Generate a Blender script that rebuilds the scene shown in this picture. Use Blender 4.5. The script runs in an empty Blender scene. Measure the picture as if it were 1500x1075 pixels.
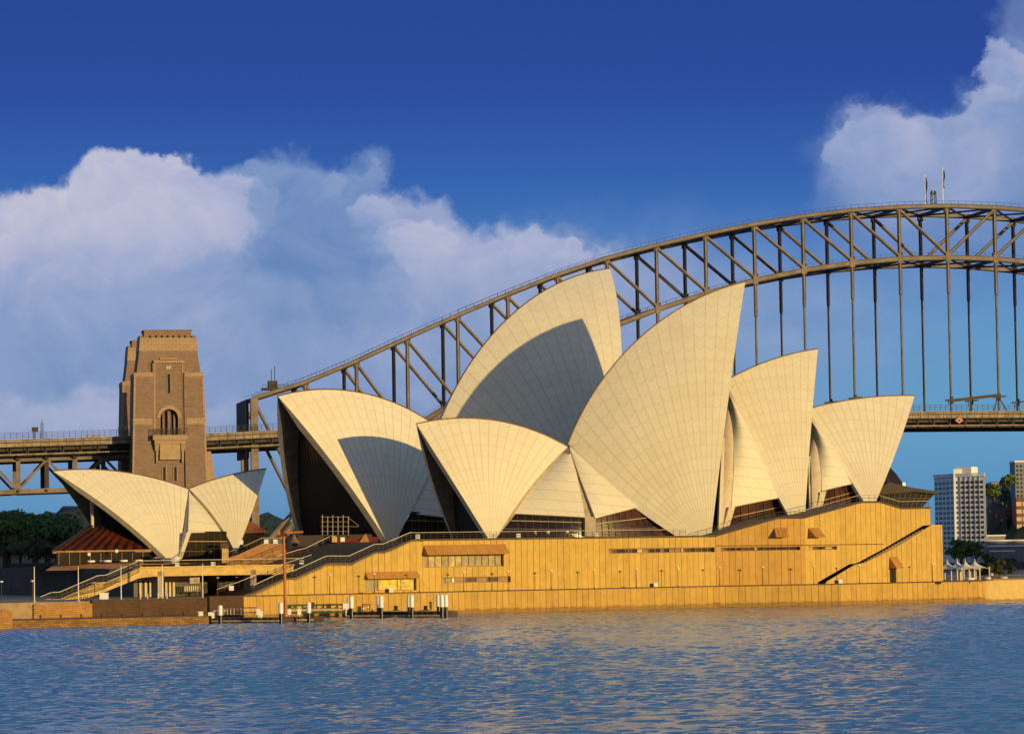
import bpy, math, random
import numpy as np
from mathutils import Vector, Matrix
rnd = random.Random(7)
SC = bpy.context.scene
COL = SC.collection

# ---------------------------------------------------------------- camera
F = 4900.0; H = 9.4; CX, CY = 750.0, 537.5; HY = 817.5; ROLL = .016
_p = math.atan((HY-CY)/F)
_f = np.array([0, math.cos(_p), math.sin(_p)]); _U0 = np.array([0, -math.sin(_p), math.cos(_p)]); _R0 = np.array([1., 0, 0])
_R = _R0*math.cos(ROLL)-_U0*math.sin(ROLL); _U = _U0*math.cos(ROLL)+_R0*math.sin(ROLL)
CAM = np.array([0, 0, H]); Z = np.array([0, 0, 1.])
cd = bpy.data.cameras.new('camera'); cam = bpy.data.objects.new('camera', cd); COL.objects.link(cam)
cam.matrix_world = Matrix(((_R[0], _U[0], -_f[0], 0), (_R[1], _U[1], -_f[1], 0), (_R[2], _U[2], -_f[2], H), (0, 0, 0, 1)))
cd.sensor_fit = 'HORIZONTAL'; cd.sensor_width = 36; cd.lens = 36*F/1500; cd.clip_start = 1; cd.clip_end = 30000
SC.camera = cam
SC.view_settings.view_transform = 'Standard'; SC.view_settings.look = 'None'; SC.view_settings.exposure = 0; SC.view_settings.gamma = 1
SC.cycles.max_bounces = 6; SC.cycles.diffuse_bounces = 3; SC.cycles.glossy_bounces = 3; SC.cycles.transmission_bounces = 2

def ray(x, y):
    d = _f+_R*(x-CX)/F-_U*(y-CY)/F
    return d/d[1]
def at(x, y, Y): return CAM+ray(x, y)*Y                 # the world point seen at a pixel, at a known distance
def onplane(x, y, p0, n):
    d = ray(x, y); return CAM+d*(((np.asarray(p0)-CAM)@n)/(d@n))
def proj(P):
    d = np.asarray(P)-CAM; z = d@_f
    return np.stack([CX+F*(d@_R)/z, CY-F*(d@_U)/z], -1)
def frame(deg, Y0, x0=750.):                            # vertical plane: direction a, normal n towards the viewer, origin o
    r = math.radians(deg); a = np.array([math.cos(r), math.sin(r), 0]); n = np.array([a[1], -a[0], 0])
    o = at(x0, HY, Y0); o[2] = 0
    return a, n, o

# ---------------------------------------------------------------- sun and sky
SUN_AZ, SUN_EL = 42.0, 5.3
_sd = Vector((math.sin(math.radians(SUN_AZ))*math.cos(math.radians(SUN_EL)), -math.cos(math.radians(SUN_AZ))*math.cos(math.radians(SUN_EL)), math.sin(math.radians(SUN_EL))))
sl = bpy.data.lights.new('sun', 'SUN'); sl.energy = 4.2; sl.angle = math.radians(.5); sl.color = (1, .72, .27)
so = bpy.data.objects.new('sun', sl); COL.objects.link(so); so.rotation_euler = _sd.to_track_quat('Z', 'Y').to_euler(); so.location = (200, -400, 300)

class NT:                                               # small helper for node trees
    def __init__(s, nt): s.nt = nt; s.n = nt.nodes; s.l = nt.links; s.n.clear()
    def new(s, t, **k):
        q = s.n.new(t)
        for a, b in k.items(): setattr(q, a, b)
        return q
    def put(s, sock, v):
        if isinstance(v, bpy.types.NodeSocket): s.l.new(v, sock)
        elif v is not None:
            try: sock.default_value = v
            except Exception: sock.default_value = (*v, 1)
    def m(s, op, a, b=None, c=None, clamp=False):
        q = s.new('ShaderNodeMath', operation=op, use_clamp=clamp)
        for i, v in enumerate((a, b, c)):
            if v is not None: s.put(q.inputs[i], v)
        return q.outputs[0]
    def vm(s, op, a, b=None):
        q = s.new('ShaderNodeVectorMath', operation=op); s.put(q.inputs[0], a)
        if b is not None: s.put(q.inputs[1], b)
        return q.outputs['Value'] if op in ('LENGTH', 'DOT_PRODUCT') else q.outputs[0]
    def vm3(s, a, b, c):
        q = s.new('ShaderNodeVectorMath', operation='MULTIPLY_ADD'); s.put(q.inputs[0], a); s.put(q.inputs[1], b); s.put(q.inputs[2], c); return q.outputs[0]
    def mix(s, f, a, b, mode='MIX'):
        q = s.new('ShaderNodeMix', data_type='RGBA', blend_type=mode); s.put(q.inputs[0], f)
        for i, v in ((6, a), (7, b)):
            if not isinstance(v, bpy.types.NodeSocket): v = (*v[:3], 1)
            s.put(q.inputs[i], v)
        return q.outputs[2]
    def fmix(s, f, a, b):
        q = s.new('ShaderNodeMix', data_type='FLOAT'); s.put(q.inputs[0], f); s.put(q.inputs[2], a); s.put(q.inputs[3], b); return q.outputs[0]
    def step(s, v, lo, hi, a=0., b=1.):
        q = s.new('ShaderNodeMapRange', interpolation_type='SMOOTHSTEP'); s.put(q.inputs[0], v)
        for i, x in enumerate((lo, hi, a, b)): s.put(q.inputs[i+1], x)
        return q.outputs[0]
    def noise(s, vec, scale, detail=4, rough=.55, dist=0, out=0):
        q = s.new('ShaderNodeTexNoise'); s.put(q.inputs['Vector'], vec); s.put(q.inputs['Scale'], scale); s.put(q.inputs['Detail'], detail); s.put(q.inputs['Roughness'], rough); s.put(q.inputs['Distortion'], dist)
        return q.outputs[out]
    def sep(s, v): q = s.new('ShaderNodeSeparateXYZ'); s.put(q.inputs[0], v); return q.outputs
    def comb(s, x, y, z=0.): q = s.new('ShaderNodeCombineXYZ'); s.put(q.inputs[0], x); s.put(q.inputs[1], y); s.put(q.inputs[2], z); return q.outputs[0]
    def ramp(s, f, stops):
        q = s.new('ShaderNodeValToRGB'); s.put(q.inputs[0], f); e = q.color_ramp.elements
        while len(e) < len(stops): e.new(.5)
        for i, (p, c) in enumerate(stops): e[i].position = p; e[i].color = (*c, 1)
        return q.outputs[0]

W = bpy.data.worlds.new('World'); SC.world = W; W.use_nodes = True
def build_world():
    t = NT(W.node_tree)
    sky = t.new('ShaderNodeTexSky', sky_type='NISHITA', sun_disc=False, sun_elevation=math.radians(SUN_EL), sun_rotation=math.radians(180-SUN_AZ), air_density=1.2, dust_density=.3, ozone_density=3.)
    d = t.new('ShaderNodeTexCoord').outputs['Generated']
    x, y, z = t.sep(d)
    ay = t.m('MAXIMUM', t.m('ABSOLUTE', y), .05)
    u = t.m('DIVIDE', x, ay); v = t.m('DIVIDE', z, ay)                # tangent of bearing and of height
    # clear air: pale cyan low down, deep polarised blue above
    el = t.m('MULTIPLY', z, 1.0, clamp=True)
    el = t.m('POWER', el, .5)
    R = lambda v_: math.sqrt(math.sin(math.atan(v_/F)))
    base = t.ramp(el, [(0, (.095, .29, .54)), (R(70), (.10, .30, .56)), (R(190), (.125, .36, .63)), (R(330), (.115, .33, .62)), (R(430), (.06, .21, .56)), (R(560), (.030, .115, .45)), (R(690), (.018, .062, .35)), (R(830), (.016, .050, .30)), (.455, (.09, .27, .56)), (.55, (.19, .41, .70)), (.75, (.20, .35, .56)), (1, (.13, .18, .38))])
    # clouds far away on the sky, given by bearing and height
    warp1 = t.noise(t.comb(u, v, 0.), 34., 5, .6, 0, 1); warp2 = t.noise(t.comb(u, v, 3.1), 120., 3, .5, 0, 1)
    w1 = t.vm('MULTIPLY', t.vm('SUBTRACT', warp1, (.5, .5, .5)), (.026, .024, 0)); w2 = t.vm('MULTIPLY', t.vm('SUBTRACT', warp2, (.5, .5, .5)), (.0095, .009, 0)); w3_ = t.vm('MULTIPLY', t.vm('SUBTRACT', t.noise(t.comb(u, v, 9.), 330., 3, .6, 0, 1), (.5, .5, .5)), (.0012, .0011, 0))
    p = t.vm('ADD', t.vm('ADD', t.vm('ADD', t.comb(u, v, 0.), w1), w2), w3_)
    # px, py, rx, ry, softness, opacity, brightness, top light
    B = [(-330, 430, 260, 150, .5, .8, .5, .1), (-140, 370, 150, 110, .3, .9, .62, .2), (-160, 540, 300, 140, .6, .7, .46, 0), (1700, 300, 190, 120, .5, .75, .5, .1), (1680, 130, 130, 110, .4, .85, .52, .2), (1850, 420, 260, 120, .6, .6, .46, 0), (1000, 500, 280, 150, .9, .55, .52, .0), (1280, 440, 240, 110, .9, .18, .50, 0), (860, 480, 180, 110, .8, .6, .50, .1), (1420, 360, 160, 70, .9, .4, .5, 0), (150, 470, 330, 150, .45, .8, .52, .14), (480, 500, 330, 150, .5, .8, .49, .10), (740, 470, 260, 110, .5, .85, .52, .1), (300, 600, 420, 120, .6, .65, .44, .0), (700, 590, 300, 110, .7, .6, .48, 0),
         (20, 470, 110, 80, .5, .6, .5, .1), (420, 310, 120, 85, .28, .9, .34, .18), (445, 300, 95, 52, .5, .6, .52, .15), (535, 262, 36, 42, .5, .75, .34, .2), (500, 320, 90, 75, .3, .9, .33, .2), (360, 260, 38, 34, .4, .7, .4, .2),
         (600, 330, 70, 50, .35, .85, .62, .2), (700, 390, 85, 60, .35, .9, .66, .2), (640, 385, 80, 65, .4, .9, .60, .2), (800, 400, 75, 55, .45, .8, .56, .15), (880, 400, 65, 42, .6, .8, .60, .1), (950, 385, 65, 32, .8, .6, .56, .1), (1010, 400, 60, 26, .8, .35, .55, 0), (650, 470, 150, 60, .7, .6, .60, .1), (330, 500, 150, 50, .7, .5, .54, .1),
         (25, 345, 95, 70, .25, .95, .70, .2), (90, 320, 90, 65, .22, .95, .76, .22), (280, 320, 100, 80, .22, .95, .66, .22), (170, 275, 80, 58, .2, .97, .74, .25), (225, 285, 85, 62, .2, .97, .82, .25), (190, 345, 120, 60, .5, .8, .80, .1), (120, 420, 160, 70, .6, .6, .60, .1), (500, 420, 150, 70, .6, .55, .26, .0),
         (35, 615, 60, 38, .5, .7, .62, .2), (145, 622, 70, 42, .5, .75, .64, .2), (330, 615, 40, 25, .6, .5, .6, .1),
         (1370, 300, 150, 60, .6, .6, .42, .05), (1300, 214, 68, 64, .6, .93, .62, .22), (1355, 225, 80, 62, .55, .93, .60, .2), (1430, 205, 80, 66, .55, .92, .60, .2), (1480, 170, 60, 50, .4, .85, .55, .2), (1320, 275, 110, 55, .5, .8, .50, .05), (1440, 270, 110, 60, .5, .8, .48, .05), (1505, 110, 45, 55, .6, .7, .5, .1), (1515, 30, 40, 60, .8, .5, .45, 0),
         (1160, 470, 130, 60, .9, .25, .6, 0)]
    # small cauliflower heads along the cloud tops
    rc = random.Random(11)
    for line, n_, lo, hi in (([(-60, 352), (20, 322), (70, 285), (112, 268), (140, 240), (190, 222), (235, 228), (272, 246), (325, 264), (368, 276)], 15, .64, .86), ([(398, 268), (440, 256), (500, 246), (545, 236)], 4, .36, .50), ([(560, 292), (600, 322), (650, 338), (700, 366), (755, 352), (820, 352), (880, 366)], 9, .58, .76), ([(1254, 205), (1268, 165), (1302, 148), (1360, 168), (1420, 142), (1455, 110), (1480, 70)], 8, .50, .66)):
        for i in range(n_):
            q = i/(n_-1)*(len(line)-1); a = min(int(q), len(line)-2); f_ = q-a; r0 = rc.uniform(20, 40)
            B.append((line[a][0]*(1-f_)+line[a+1][0]*f_+rc.uniform(-6, 6), line[a][1]*(1-f_)+line[a+1][1]*f_+r0*.75+rc.uniform(-4, 7), r0*1.15, r0, .24, rc.uniform(.55, .9), rc.uniform(lo, hi), .22))
    B += [(60, 345, 80, 40, .6, .7, .70, .1), (215, 320, 120, 55, .6, .75, .80, .1), (480, 345, 90, 55, .7, .6, .36, .1), (690, 410, 110, 45, .7, .7, .64, .1), (1350, 235, 130, 55, .7, .75, .56, .1)]
    D = 0.; L = .4
    for bi, (bx, by, rx, ry, so_, op, br, tl) in enumerate(B):
        if bi % 4 == 3: p = t.vm3(D, (1e-9, 1e-9, 0.), p)          # a link that keeps the evaluation in order
        c = ray(bx, by)
        q = t.vm3(p, (F/rx, F/ry, 0), (-c[0]*F/rx, -c[2]*F/ry, 0))
        r = t.vm('LENGTH', q)
        mk = t.step(r, 1+so_*.72, 1-so_*.72, 0., op)
        sh = t.m('MULTIPLY_ADD', t.sep(q)[1], tl*.5, br)
        L = t.fmix(mk, L, sh)
        D = t.fmix(mk, D, 1.)
    det = t.noise(t.comb(u, t.m('MULTIPLY', v, 1.3), 7.), 30., 7, .55, .9)
    L = t.m('ADD', L, t.m('MULTIPLY', t.m('SUBTRACT', det, .5), .50))
    cc = t.ramp(L, [(.0, (.09, .19, .47)), (.3, (.15, .26, .54)), (.5, (.27, .36, .62)), (.7, (.44, .47, .69)), (1, (.66, .63, .74))])
    low = t.step(v, 0., .012)
    D = t.m('MULTIPLY', D, t.fmix(low, .25, 1.))
    colr = t.mix(D, base, cc)
    # the sunrise side, behind the viewer, keeps the clear dawn sky
    s_ = t.mix(.88, t.mix(1., sky.outputs[0], (.55, .75, 1.0), 'MULTIPLY'), t.vm('MULTIPLY', colr, (10, 10, 10)))
    back = t.mix(.35, t.mix(1., sky.outputs[0], (2.6, 2.2, 2.0), 'MULTIPLY'), (.62, .64, 2.3))
    f = t.step(y, -.35, .25)
    bg = t.new('ShaderNodeBackground'); t.put(bg.inputs[0], t.mix(f, back, s_)); bg.inputs[1].default_value = .1
    o = t.new('ShaderNodeOutputWorld'); t.l.new(bg.outputs[0], o.inputs[0])
build_world()

# ---------------------------------------------------------------- materials
MATS = {}
def base_mat(name):
    m = bpy.data.materials.new(name); m.use_nodes = True; t = NT(m.node_tree)
    b = t.new('ShaderNodeBsdfPrincipled'); o = t.new('ShaderNodeOutputMaterial'); t.l.new(b.outputs[0], o.inputs[0])
    MATS[name] = m
    return m, t, b
def mat(name, c, rough=.7, var=.25, scale=.6, metal=0., spec=.3, c2=None, bump=0.):
    if name in MATS: return MATS[name]
    m, t, b = base_mat(name)
    P = t.new('ShaderNodeNewGeometry').outputs['Position']
    n = t.noise(P, scale, 6, .65)
    c2 = c2 or tuple(x*(1-var*1.6) for x in c); c1 = tuple(x*(1+var*.6) for x in c)
    t.put(b.inputs['Base Color'], t.mix(t.step(n, .3, .7), c2, c1))
    b.inputs['Roughness'].default_value = rough; b.inputs['Metallic'].default_value = metal; b.inputs['Specular IOR Level'].default_value = spec
    if bump:
        q = t.new('ShaderNodeBump'); q.inputs['Strength'].default_value = .6; q.inputs['Distance'].default_value = bump
        t.put(q.inputs['Height'], t.noise(P, scale*6, 4)); t.l.new(q.outputs[0], b.inputs['Normal'])
    return m
def uvsep(t):
    uv = t.new('ShaderNodeTexCoord').outputs['UV']; s = t.sep(uv); return uv, s[0], s[1]
def line(t, f, w):                                       # 1 on the joint of a 0..1 saw, 0 elsewhere
    d = t.m('SUBTRACT', .5, t.m('ABSOLUTE', t.m('SUBTRACT', t.m('FRACT', f), .5)))
    return t.step(d, t.m('MULTIPLY', w, 1.) if not isinstance(w, float) else w, 0.) if isinstance(w, float) else t.m('LESS_THAN', d, w)
def white(t, vec):
    q = t.new('ShaderNodeTexWhiteNoise', noise_dimensions='2D'); t.put(q.inputs['Vector'], vec); return q.outputs[0]

def tile_mat():                                          # glazed chevron tile lids on the ribs of a shell: UV = rib number, metres from the foot
    m, t, b = base_mat('chevron tile lids')
    uv, u, v = uvsep(t)
    fr = t.m('ABSOLUTE', t.m('SUBTRACT', t.m('FRACT', u), .5))
    wob = t.noise(t.comb(u, v), 3., 2)
    vv = t.m('MULTIPLY', v, t.m('SUBTRACT', 1., t.m('MULTIPLY', fr, .05)))
    ch = t.m('DIVIDE', vv, 2.45)
    rib_w = t.m('DIVIDE', 2.2, t.m('MAXIMUM', v, 4.))    # keeps a rib joint near 0.16 m whatever the rib's width
    rd = t.m('SUBTRACT', .5, fr); rd = t.m('SUBTRACT', .5, t.m('ABSOLUTE', t.m('SUBTRACT', t.m('FRACT', u), .5)))
    rl = t.step(t.m('DIVIDE', rd, rib_w), 1., .35)
    cdist = t.m('SUBTRACT', .5, t.m('ABSOLUTE', t.m('SUBTRACT', t.m('FRACT', ch), .5)))
    cl = t.step(cdist, .055, .02)
    cell = white(t, t.comb(t.m('FLOOR', u), t.m('FLOOR', ch)))
    edge = t.step(fr, .36, .5)                            # matt border tiles of each lid
    base = t.mix(cell, (.725, .655, .485), (.765, .695, .52))
    base = t.mix(t.m('MULTIPLY', edge, .35), base, (.66, .58, .46))
    P = t.new('ShaderNodeNewGeometry').outputs['Position']
    base = t.mix(t.m('MULTIPLY', t.step(t.noise(P, .11, 7, .7), .38, .72), .40), base, (.62, .53, .38))
    ln = t.m('MAXIMUM', t.m('MULTIPLY', rl, .26), t.m('MULTIPLY', cl, .27))
    t.put(b.inputs['Base Color'], t.mix(ln, base, (.33, .25, .18)))
    t.put(b.inputs['Roughness'], t.fmix(edge, .42, .6)); b.inputs['Specular IOR Level'].default_value = .35
    return m
def side_mat():                                          # the tiled side shells: straight courses
    m, t, b = base_mat('side shell tiles')
    uv, u, v = uvsep(t)
    vv = t.m('ADD', v, t.m('MULTIPLY', u, .10))
    row = t.m('DIVIDE', vv, 1.9); l1 = t.step(t.m('SUBTRACT', .5, t.m('ABSOLUTE', t.m('SUBTRACT', t.m('FRACT', row), .5))), .05, .015)
    uu = t.m('DIVIDE', t.m('ADD', t.m('ADD', u, t.m('MULTIPLY', v, .55)), t.m('MULTIPLY', t.m('FLOOR', row), 1.37)), 4.6)
    l2 = t.step(t.m('SUBTRACT', .5, t.m('ABSOLUTE', t.m('SUBTRACT', t.m('FRACT', uu), .5))), .022, .006)
    cell = white(t, t.comb(t.m('FLOOR', uu), t.m('FLOOR', row)))
    base = t.mix(cell, (.715, .65, .49), (.745, .68, .51))
    t.put(b.inputs['Base Color'], t.mix(t.m('MULTIPLY', t.m('MAXIMUM', l1, t.m('MULTIPLY', l2, .8)), .42), base, (.36, .27, .19)))
    b.inputs['Roughness'].default_value = .5; b.inputs['Specular IOR Level'].default_value = .3
    return m
def panel_mat(name, c, wd=1.22, stain=None, joint=(.16, .07, .02)):   # precast granite panels: UV = metres along the wall, height
    m, t, b = base_mat(name)
    uv, u, v = uvsep(t)
    f = t.m('DIVIDE', u, wd)
    ln = t.step(t.m('SUBTRACT', .5, t.m('ABSOLUTE', t.m('SUBTRACT', t.m('FRACT', f), .5))), .075, .03)
    cell = white(t, t.comb(t.m('FLOOR', f), 0.)); jn = white(t, t.comb(t.m('ROUND', f), 7.))
    n = t.noise(t.comb(u, v), .5, 7, .7); n2 = t.noise(t.comb(u, t.m('MULTIPLY', v, .3)), 1.6, 8, .75)
    k = t.m('ADD', t.m('MULTIPLY_ADD', cell, .14, .83), t.m('ADD', t.m('MULTIPLY', t.m('SUBTRACT', n, .5), .55), t.m('MULTIPLY', t.m('SUBTRACT', n2, .5), .55)))
    k = t.m('ADD', k, t.m('MULTIPLY', t.m('SUBTRACT', t.noise(t.comb(u, v), 7., 3, .8), .5), .34))
    st_ = t.step(t.noise(t.comb(u, t.m('MULTIPLY', v, .09), 4.), 1.3, 6, .7), .54, .74)
    base = t.vm('MULTIPLY', t.comb(k, k, k), c)
    base = t.mix(t.m('MULTIPLY', st_, .34), base, tuple(x*.52 for x in c))
    base = t.mix(t.m('MULTIPLY', ln, t.m('MULTIPLY_ADD', jn, .5, .28)), base, joint)
    if stain is not None:                                # weed and damp near the water, with a ragged edge
        e = t.m('ADD', v, t.m('MULTIPLY', t.m('SUBTRACT', t.noise(t.comb(u, v), .9, 5), .5), 1.3))
        base = t.mix(t.step(e, stain+.25, stain-.15, 0., .62), base, (.17, .085, .03))
        sp = t.m('MULTIPLY', t.step(t.noise(t.comb(t.m('MULTIPLY', u, .35), t.m('MULTIPLY', v, 2.)), 1.1, 4), .55, .7), t.step(v, stain+.5, stain+.1))
        base = t.mix(t.m('MULTIPLY', sp, .6), base, (.09, .05, .025))
    t.put(b.inputs['Base Color'], base); b.inputs['Roughness'].default_value = .75; b.inputs['Specular IOR Level'].default_value = .2
    q = t.new('ShaderNodeBump'); q.inputs['Strength'].default_value = .5; q.inputs['Distance'].default_value = .04
    t.put(q.inputs['Height'], t.m('SUBTRACT', n, ln)); t.l.new(q.outputs[0], b.inputs['Normal'])
    return m
def block_mat(name, c1, c2, bw, bh, mortar, msize=.03, var=.3):        # coursed stone: UV in metres
    m, t, b = base_mat(name)
    uv, u, v = uvsep(t)
    q = t.new('ShaderNodeTexBrick'); t.put(q.inputs['Vector'], uv); t.put(q.inputs['Color1'], c1); t.put(q.inputs['Color2'], c2); t.put(q.inputs['Mortar'], mortar)
    q.inputs['Scale'].default_value = 1; q.inputs['Mortar Size'].default_value = msize*bh; q.inputs['Brick Width'].default_value = bw; q.inputs['Row Height'].default_value = bh; q.inputs['Bias'].default_value = 0.
    q.inputs['Mortar Smooth'].default_value = .3
    n = t.noise(t.comb(u, v), .35, 7, .7)
    k = t.m('MULTIPLY_ADD', n, var*2, 1-var)
    t.put(b.inputs['Base Color'], t.vm('MULTIPLY', q.outputs[0], t.comb(k, k, k))); b.inputs['Roughness'].default_value = .85; b.inputs['Specular IOR Level'].default_value = .15
    bp = t.new('ShaderNodeBump'); bp.inputs['Strength'].default_value = .5; bp.inputs['Distance'].default_value = .08
    t.put(bp.inputs['Height'], t.m('SUBTRACT', n, q.outputs[1])); t.l.new(bp.outputs[0], b.inputs['Normal'])
    return m
def water_mat():
    m, t, b = base_mat('harbour water')
    P = t.new('ShaderNodeNewGeometry').outputs['Position']
    Ps = t.vm('MULTIPLY', P, (.55, 1., 1.))
    h = t.m('ADD', t.m('ADD', t.m('MULTIPLY', t.noise(Ps, .55, 3, .5), .16), t.m('MULTIPLY', t.noise(Ps, 3.4, 5, .6), .105)), t.m('MULTIPLY', t.noise(Ps, 9., 3, .5), .03))
    q = t.new('ShaderNodeBump'); q.inputs['Strength'].default_value = .9; q.inputs['Distance'].default_value = .85
    t.put(q.inputs['Height'], h); t.l.new(q.outputs[0], b.inputs['Normal'])
    t.put(b.inputs['Base Color'], (.030, .120, .200)); b.inputs['Roughness'].default_value = .05; b.inputs['IOR'].default_value = 1.33; b.inputs['Specular IOR Level'].default_value = .5
    return m
def foliage_mat(name, c1, c2):
    m, t, b = base_mat(name)
    P = t.new('ShaderNodeNewGeometry').outputs['Position']
    n = t.noise(P, .45, 4, .6); n2 = t.noise(P, 3., 2)
    t.put(b.inputs['Base Color'], t.mix(t.m('MULTIPLY_ADD', n2, .4, t.m('MULTIPLY_ADD', n, 1.2, -.35), clamp=True), c1, c2))
    b.inputs['Roughness'].default_value = .7; b.inputs['Specular IOR Level'].default_value = .2
    return m
TILE = tile_mat(); SIDE = side_mat()
GRAN = panel_mat('podium granite panels', (.60, .385, .095)); SEA = panel_mat('seawall granite panels', (.56, .335, .08), 1.22, .75)
MULL = mat('dark bronze mullion', (.075, .045, .03), .5, .1)
TRANS = mat('pale transom', (.42, .30, .17), .5, .1)
HOOD = panel_mat('hood panels', (.55, .26, .06), .61)
RIBL = mat('pale rib edge', (.78, .72, .58), .55, .06, 1.)
RIBC = mat('rib concrete', (.62, .53, .38), .7, .12, 1.)
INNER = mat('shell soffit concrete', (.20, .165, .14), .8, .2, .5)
CONC = mat('smooth concrete', (.60, .40, .14), .75, .15, .8)
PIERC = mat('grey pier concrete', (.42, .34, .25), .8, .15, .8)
DARK = mat('painted void darkness', (.018, .017, .018), .8, .1)  # near-black colour standing in for shade in voids, sail mouths and doorways
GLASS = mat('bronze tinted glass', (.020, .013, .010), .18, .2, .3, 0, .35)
REDGL = mat('topaz glass', (.075, .022, .010), .35, .5, .22, 0, .2, (.012, .008, .007))
BRONZE = mat('bronze metal', (.17, .095, .05), .45, .2, 1., .4)
MAROON = mat('maroon glazed roof', (.12, .022, .015), .3, .2, .7, 0, .5)
COPING = mat('dark coping', (.075, .048, .03), .6, .2)
RAILM = mat('pale metal rail', (.50, .43, .33), .45, .1, 1., .2)
RAILD = mat('dark metal rail', (.06, .045, .04), .5, .1)
WHITE = mat('white paint', (.80, .78, .74), .5, .04)
STEPS = mat('granite steps', (.30, .20, .11), .85, .15)
PAVE = mat('granite paving', (.34, .23, .13), .85, .2)
STEEL = mat('grey bridge steel', (.215, .168, .142), .6, .22, .25)
STEELD = mat('dark bridge steel', (.055, .045, .042), .65, .2, .3)
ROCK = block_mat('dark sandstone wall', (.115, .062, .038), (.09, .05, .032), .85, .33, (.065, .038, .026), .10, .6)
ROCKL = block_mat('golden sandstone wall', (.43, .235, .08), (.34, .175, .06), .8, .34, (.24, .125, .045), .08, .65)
PYL = block_mat('pylon granite blocks', (.275, .188, .145), (.225, .152, .118), 1.3, .5, (.18, .12, .095), .09)
PYLT = block_mat('pylon dressed granite', (.41, .285, .19), (.36, .245, .165), 2.4, .9, (.22, .14, .09), .06, .15)
WALLD = block_mat('brown grey stone wall', (.13, .105, .09), (.10, .08, .07), 1.4, .6, (.05, .04, .04), .08)  # dark brown-grey stone for the retaining wall, plinth and parapet
LEAF = foliage_mat('fig leaves', (.04, .09, .026), (.16, .23, .065)); PALM = foliage_mat('palm fronds', (.03, .04, .012), (.12, .11, .04)); OLIVE = foliage_mat('olive leaves', (.03, .04, .012), (.10, .10, .035))
BARK = mat('bark', (.09, .06, .04), .9, .3, 2.)
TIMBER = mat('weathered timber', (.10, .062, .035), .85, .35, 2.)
TIMBL = mat('pale pontoon edge', (.55, .40, .20), .7, .2, 1.5)  # pale timber colour for the fender beams and the footbridge panel
RUST = mat('rust orange paint', (.50, .17, .05), .6, .15)
BLACK = mat('black tar', (.012, .011, .011), .6, .2)
WATER = water_mat()

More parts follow.
